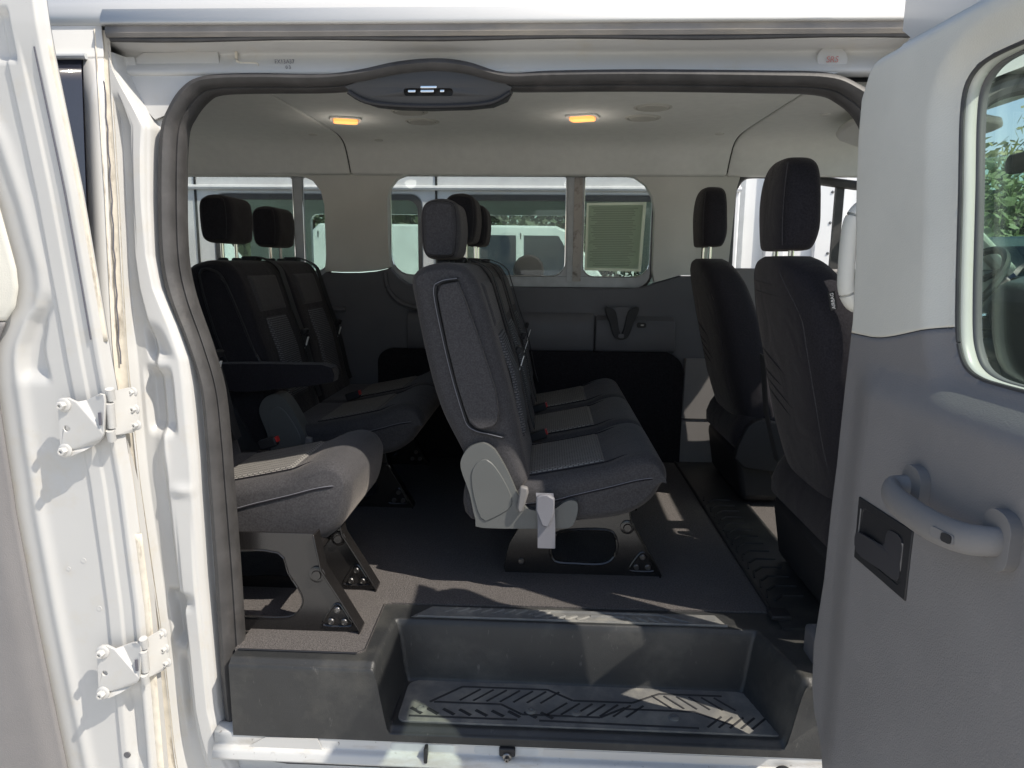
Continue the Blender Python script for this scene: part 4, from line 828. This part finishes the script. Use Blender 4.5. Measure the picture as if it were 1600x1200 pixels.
def frame_plate(root, xr, y, bolts=True, thick=.006, slim=False):
    out = [(-.44, 0), (-.02, -.001), (0, .003), (.002, .012), (-.04, .085), (-.085, .160), (-.10, .25), (-.38, .25), (-.398, .15), (-.43, .09), (-.445, .02)]
    hole = cm2([(-.30, .042), (-.24, .037), (-.17, .037), (-.138, .052), (-.125, .085), (-.132, .125), (-.160, .140), (-.24, .138), (-.298, .125), (-.312, .08)], 3)
    if slim: hole = cm2([(-.40, .045), (-.30, .038), (-.20, .037), (-.160, .044), (-.138, .070), (-.140, .100), (-.168, .150), (-.190, .200), (-.30, .205), (-.40, .20)], 3)
    pocket = [(-.082, .020), (-.026, .020), (-.020, .030), (-.043, .070), (-.052, .076), (-.062, .070), (-.086, .032)]
    f_ = make('seat_leg', MB().prism([(xr+a, b) for a, b in out], XZ, y, y+thick, [[(xr+a, b) for a, b in hole]]), METAL, root, bevel=.0015)
    make('leg_flange', MB().loft([[Vector((xr+a+q*.004, yy, b+q*.003)) for a, b, q in ((.0, .0, 0), (.003, .012, 0), (-.04, .087, 0), (-.085, .162, 0), (-.10, .25, 0), (-.104, .25, 0), (-.089, .160, 0), (-.044, .085, 0), (-.002, .012, 0), (-.004, .0, 0))] for yy in (y-.010, y+.035)], True, True), METAL, f_, bevel=.002)
    P = [(xr+a, y-.001, b) for a, b in hole]; make('hole_lip', MB().tube(P+[P[0]], .002 if slim else .0045, 6), METAL, f_)
    if bolts:
        P = [(xr+a, y-.001, b) for a, b in pocket]; make('bolt_pocket', MB().tube(catmull(P, 3, True)+[P[0]], .003, 6), METAL, f_)
        for a, b in ((-.052, .062), (-.068, .032), (-.036, .032), (-.395, .04)): make('leg_bolt', MB().disc((xr+a, y-.001, b), (0, -1, 0), [(.0085, 0), (.0085, .004), (.0065, .006), (.006, .006), (.005, .003), (.002, .003)], 14), STEEL, f_)
        make('pivot_bolt', MB().disc((xr-.098, y-.001, .150), (0, -1, 0), [(.020, 0), (.020, .003), (.014, .005), (.012, .005), (.010, .009), (.004, .009)], 18), METAL, f_)
    return f_
def bench(name, loc, label, cat, xf, ys, wd, zb, ups, hrmat, frames, zo=0, cover=True, armrest=None, backs=True, group=None, backdx=0, fab=FABRIC, backmat=None):
    t = thing(name, loc, label, cat, group); dx = xf-.325; n = len(ys); bx_ = dx+backdx
    for i, yc in enumerate(ys):
        y0, y1 = yc-wd/2, yc+wd/2
        mb = MB(); pad(mb, cushion_prof(xf, zb, zo), y0+.001, y1-.001, .032 if i else .038, 6); c = make('seat_cushion', mb, fab, t)
        iw = wd*.36
        def ins(u, v):
            d = .158+.215*u; y = yc-iw+2*iw*v; e = min(u*.215, (1-u)*.215, 2*iw*v, 2*iw*(1-v))
            return Vector((xf-d, y, top_prof(dx, d)+zo-.004+.0085*sm(0, .012, e)))
        make('seat_insert', MB().grid(40, 40, ins), INSERT, c)
        # seams across the cushion top
        for yy in (yc-iw-.006, yc+iw+.006): make('cushion_seam', MB().tube([(xf-d, yy, top_prof(dx, d)+zo-.0006) for d in [.07+.30*k/14 for k in range(15)]], .0022, 5), FABRICB, c)
        if i == 0:
            pr = cushion_prof(xf, zb, zo); yy = y0+.0008
            sm_ = [(xf-.030, yy+.004, .326+zo), (xf-.055, yy, .324+zo), (xf-.09, yy, .317+zo), (xf-.15, yy-.001, .300+zo), (xf-.24, yy-.001, .276+zo), (xf-.31, yy-.001, .256+zo), (xf-.40, yy-.001, .245+zo)]
            make('side_seam', MB().tube(catmull(sm_, 5), .0022, 6), FABRICB, c)
            make('seam_stitch', MB().tube([Vector(p)+Vector((0, -.0012, .0035)) for p in catmull(sm_, 5)], .0009, 4), BELTGREY, c)
        if backs:
            mb = MB(); pad(mb, back_prof(bx_), y0+.002, y1-.002, .042, 6); bk = make('backrest', mb, backmat or (fab if i == 0 else FABRICB), t)
            def ib(u, v):
                z = .40+.29*u; y = yc-wd*.22+wd*.44*v; e = min(u*.29, (1-u)*.29, wd*.44*v, wd*.44*(1-v))
                return Vector((front_x(bx_, z)-.005+.011*sm(0, .015, e)+.002, y, z))
            make('back_insert', MB().grid(30, 24, ib), INSERTB, bk)
            make('back_yoke', MB().grid(24, 24, lambda u, v: (lambda z, y, e: Vector((front_x(bx_, z)-.004+.010*sm(0, .02, e), y, z)))(.70+.135*u, yc-wd*.30+wd*.60*v, min(u*.135, (1-u)*.135, wd*.6*v, wd*.6*(1-v)))), fab, bk)
            headrest(t, bx_, yc, ups[i], hrmat[i])
            # shoulder belt from the far corner of each backrest
            yb = y1-.055
            P = [(bx_-.30, yb, .885), (bx_-.25, yb, .893)]+[(front_x(bx_, z)+.014, yb-.02*(.85-z), z) for z in (.86, .80, .70, .60, .50, .42, .37)]
            mb = MB(); ribbon(mb, catmull(P, 4), (0, 1, 0), .045, .0025); make('shoulder_belt', mb, BELT, bk)
            make('belt_guide', MB().box((bx_-.275, yb, .884), (.06, .06, .022)), BLACK, bk, bevel=.008)
            zt = .615; make('belt_tongue', MB().box((front_x(bx_, zt)+.022, yb+.004, zt), (.016, .05, .022), Matrix.Rotation(R(17), 3, 'Y')), BLACK, bk, bevel=.004)
            make('belt_tag', MB().box((front_x(bx_, .575)+.018, yb-.012, .575), (.003, .012, .045), Matrix.Rotation(R(17), 3, 'Y')), WHITE, bk)
        if i < n-1 or n == 1:
            bk_ = make('belt_buckle', MB().box((xf-.345, y1-.02, .335+zo), (.055, .026, .030), Matrix.Rotation(R(-18), 3, 'Y')), BLACK, c, bevel=.005)
            make('buckle_button', MB().box((xf-.318, y1-.02, .348+zo), (.006, .018, .016), Matrix.Rotation(R(-18), 3, 'Y')), RED, c)
    y0 = ys[0]-wd/2
    if cover:
        cv = [(-.217, .35), (-.21, .385), (-.19, .408), (-.158, .417), (-.135, .406), (-.118, .385), (-.091, .336), (-.062, .270), (-.045, .246), (-.02, .238), (.003, .240), (.03, .243), (.055, .262), (.072, .268), (.088, .264), (.092, .244), (.086, .215), (.072, .194), (.03, .190), (-.158, .186), (-.178, .208), (-.194, .281)]
        c = make('recliner_cover', MB().prism([(dx+a, b+(zb-.205)) for a, b in cm2(cv, 3)], XZ, y0-.016, y0+.05), COVER, t, bevel=.009, seg=3)
        make('cover_recess', MB().prism(cm2([(dx-.165, .215+zb-.205), (dx-.19, .33+zb-.205), (dx-.155, .375+zb-.205), (dx-.115, .34+zb-.205), (dx-.08, .26+zb-.205), (dx-.12, .22+zb-.205)], 4), XZ, y0-.0185, y0-.012), COVER, c, bevel=.004)
        mb = MB(); ribbon(mb, catmull([(dx+.004, y0-.012, .285), (dx+.006, y0-.024, .262), (dx+.008, y0-.030, .235), (dx+.010, y0-.030, .205), (dx+.011, y0-.028, .140)], 5), (1, 0, 0), .046, .004); make('lap_belt', mb, BELTGREY, t)
        make('belt_anchor', MB().prism([(dx-.018, .283), (dx-.006, .290), (dx+.016, .290), (dx+.030, .281), (dx+.030, .245), (dx+.018, .207), (dx+.010, .203), (dx-.002, .207), (dx-.018, .248)], XZ, y0-.046, y0-.030), BELTGREY, t, bevel=.006)
        make('recline_lever', MB().loft([[Vector((dx+a, y, b)) for a, b in ((-.060, .308), (-.040, .305), (-.038, .290), (-.052, .238), (-.064, .236), (-.068, .250))] for y in (y0-.034, y0-.014)], True, True), HANDLE, t, bevel=.005)
    if armrest == 'up':
        ar = [(-.274, .799), (-.264, .824), (-.224, .832), (-.206, .790), (-.175, .704), (-.150, .63), (-.126, .556), (-.118, .50), (-.120, .478), (-.133, .462), (-.155, .456), (-.175, .458), (-.192, .472), (-.205, .505), (-.225, .571), (-.249, .67)]
        a_ = make('armrest', MB().prism([(dx+a, b) for a, b in ar], XZ, y0-.022, y0+.03), FABRIC, t, bevel=.010, seg=3)
        P = catmull([(dx+a, y0-.004, b) for a, b in [(-.222, .838), (-.266, .829), (-.281, .800), (-.256, .67), (-.232, .571), (-.211, .50), (-.197, .462), (-.175, .446), (-.14, .438), (-.105, .430)]], 5)
        make('armrest_piping', MB().tube(P, .0042, 8), BLACK, a_); make('armrest_welt', MB().tube([p+Vector((-.004, -.004, .002)) for p in P], .0012, 5), BELTGREY, a_)
    if armrest == 'down':
        ar = [(-.265, .548), (-.16, .552), (.095, .552), (.128, .542), (.135, .52), (.130, .497), (.05, .482), (-.155, .458), (-.21, .462), (-.25, .48), (-.275, .52)]
        a_ = make('armrest', MB().prism([(bx_+.02+a, b) for a, b in ar], XZ, y0-.055, y0+.005), FABRICB, t, bevel=.014, seg=3)
        sl = [(-.290, .835), (-.245, .845), (-.205, .800), (-.13, .60), (-.10, .52), (-.19, .50), (-.235, .60), (-.265, .70)]
        P = catmull([(bx_+a, y0-.002, b) for a, b in sl], 4, True); make('armrest_slot', MB().tube(P+[P[0]], .005, 6), BLACK, a_)
        make('slot_lining', MB().prism([(bx_+a, b) for a, b in sl], XZ, y0-.004, y0+.01), FABRICB, a_)
    for xr, y in frames: frame_plate(t, xr, y, slim=(n == 1))
    if len(frames) > 1:
        xr = frames[0][0]
        for a, b in ((-.36, .20), (-.12, .19)): make('frame_tube', MB().tube([(xr+a, frames[0][1]+.003, b), (xr+a, frames[-1][1], b)], .016, 10), METAL, t)
    return t
bench('bench_seat', (.0, 1.02, 0), 'three-place bench seat in the middle with folded-up armrest and grey side cover', 'bench seat', .325, [.58, 1.02, 1.46], .438, .205, [0, .055, .055], [SIDEFAB, FABRICB, FABRICB], [(.336, .475), (.336, 1.03), (.336, 1.5)], armrest='up')
bench('double_seat', (-.8, 1.26, 0), 'two-place rear seat with its armrest down and shade on it', 'double seat', -.40, [1.045, 1.475], .43, .235, [.05, .045], [FABRICB, FABRICB], [(-.468, .99), (-.505, 1.54)], zo=.03, armrest='down', backdx=-.105, backmat=FABRICB)
bench('single_seat', (-.75, .36, 0), 'single sunlit seat beside the door pillar', 'single seat', -.470, [.39], .39, .165, [.05], [FABRICB], [(-.432, .115), (-.445, .335)], zo=.012, cover=False, backdx=-.06)

# front seats: high curved shells seen from behind
def front_seat(name, label, yc, dx, zhr):
    t = thing(name, (.9+dx, yc, 0), label, 'front seat', 'front seats')
    def shell(secs, r=.35, n=28):
        rings = []
        for z, xr, th, hw in secs:
            ring = []
            for k in range(n):
                a = 2*math.pi*k/n; c, s_ = math.cos(a), math.sin(a)
                e = 2/3.2
                ring.append(Vector((xr+dx+th/2+math.copysign(abs(c)**e, c)*th/2, yc+math.copysign(abs(s_)**e, s_)*hw, z)))
            rings.append(ring)
        return MB().loft(rings, True, True)
    def fine(S, q=4):
        T = []
        for i in range(len(S)-1):
            g = lambda k: S[max(0, min(len(S)-1, k))]
            for k in range(q):
                t = k/q; T.append(tuple(.5*(2*b_+(c_-a_)*t+(2*a_-5*b_+4*c_-d_)*t*t+(3*b_-a_-3*c_+d_)*t**3) for a_, b_, c_, d_ in zip(g(i-1), g(i), g(i+1), g(i+2))))
        return T+[S[-1]]
    def skin_x(y, z):
        xr, th, hw = (interp([(q[0], q[j]) for q in secs], z) for j in (1, 2, 3))
        e = max(0, 1-abs((y-yc)/hw)**3.2)**(1/3.2); return xr+dx+th/2-th/2*e
    lean = lambda z: .54+.24*(.88-z)+.10*max(0, .45-z)
    secs = [(.20, lean(.20)+.03, .10, .20), (.23, lean(.23)+.01, .14, .23), (.32, lean(.32), .17, .243), (.45, lean(.45), .18, .25), (.60, lean(.60), .18, .25), (.70, lean(.70), .17, .245), (.77, lean(.77), .16, .232), (.82, lean(.82), .15, .210), (.86, lean(.86), .135, .175), (.888, lean(.888)+.005, .115, .130), (.902, lean(.90)+.02, .08, .085)]
    bk = make('backrest', shell(fine(secs), n=48), FABRICB, t, angle=80)
    hz_ = zhr
    hs_ = [(hz_, .555, .06, .085), (hz_+.008, .547, .085, .108), (hz_+.05, .543, .10, .122), (hz_+.11, .540, .10, .126), (hz_+.16, .542, .095, .118), (hz_+.195, .548, .085, .098), (hz_+.213, .558, .065, .068), (hz_+.219, .570, .035, .035)]
    h = make('headrest', shell(fine(hs_), n=40), FABRICB, t, angle=80)
    for sy in (-.06, .06): make('headrest_post', MB().tube([(.585+dx, yc+sy, .88), (.585+dx, yc+sy, hz_+.02)], .007, 10), CHROME, h)
    make('headrest_seam', MB().tube([(.5440+dx+.004*(k-8)**2/64+.002, yc-.100, hz_+.012+.0125*k) for k in range(16)], .0012, 4), SIDEFAB, h)
    def fold(name, z, dz, w0, w1, r_, m_):
        P = [(skin_x(yc+y, zz)+.0008, yc+y, zz) for y, zz in [(w0+(w1-w0)*k/16, z-dz*(1-k/16)**1.4) for k in range(17)]]
        make(name, MB().tube(P, [r_*(.25+.75*math.sin(math.pi*k/16)) for k in range(17)], 6), m_, bk)
    for z, w0, w1 in ((.842, -.10, .20), (.815, -.12, .205)): fold('pocket_fold', z, .014, w0, w1, .0034, FABRICB)
    for z, w0, w1, dz in ((.66, -.02, .20, .055), (.60, .02, .21, .03), (.575, -.06, .20, .06), (.545, -.03, .19, .055)): fold('cover_wrinkle', z, dz, w0, w1, .0045, FABRICB)
    for sy in (-1, 1):
        P = [(yc+sy*(.180-.09*sm(.74, .90, z)), z) for z in [.26+.62*k/30 for k in range(31)]]
        make('back_seam', MB().tube([(skin_x(y, z)-.0002, y, z) for y, z in P], .0014, 4), SIDEFAB, bk)
    prof = lerp_pts([(.70+dx, .20), (1.10+dx, .20), (1.17+dx, .28), (1.16+dx, .36), (1.08+dx, .40), (.85+dx, .36), (.70+dx, .34)], 4)
    mb = MB(); pad(mb, prof, yc-.25, yc+.25, .05, 5); make('seat_cushion', mb, FABRICB, t)
    make('seat_pedestal', MB().box((.93+dx, yc, .095), (.42, .42, .17)), BLACK, t, bevel=.02)
    make('side_shield', MB().prism(cm2([(.70+dx, .16), (1.10+dx, .15), (1.12+dx, .22), (.95+dx, .27), (.76+dx, .34), (.69+dx, .28)], 3), XZ, yc-.285, yc-.25), BLACK, t, bevel=.008)
    make('lower_shield', MB().prism([(.71+dx, .02), (.86+dx, .02), (.80+dx, .20), (.72+dx, .24), (.68+dx, .20)], XZ, yc-.24, yc+.24), BLACK, t, bevel=.02)
    return t, bk
fp, fbk = front_seat('front_seat', 'near front passenger seat in black cover with side airbag tag', .385, .0, .915)
drv, _ = front_seat('front_seat', 'farther driver seat in black cover by the far window', 1.345, .02, .945)
tg = make('airbag_tag', MB().box((.612, .121, .806), (.014, .004, .040), Matrix.Rotation(R(-14), 3, 'Y')), BLACK, fbk)
text('airbag_tag_lettering', 'AIRBAG', .010, (.612, .1185, .806), (-.24, 0, 1), (-1, 0, -.24), WHITE, fbk)
make('inboard_armrest', MB().loft([[Vector((x, y, z)) for x, z in ((.66, .55), (.98, .56), (1.0, .60), (.98, .63), (.68, .62))] for y in (.66, .72)], True, True), FABRICB, fp, bevel=.015)
mb = MB(); ribbon(mb, [(.64, .675, .62), (.66, .67, .45), (.70, .66, .30)], (0, 1, 0), .045, .003); make('seat_belt', mb, BELT, fp)
make('belt_buckle', MB().box((.80, .66, .42), (.05, .03, .10)), BLACK, fp, bevel=.006)
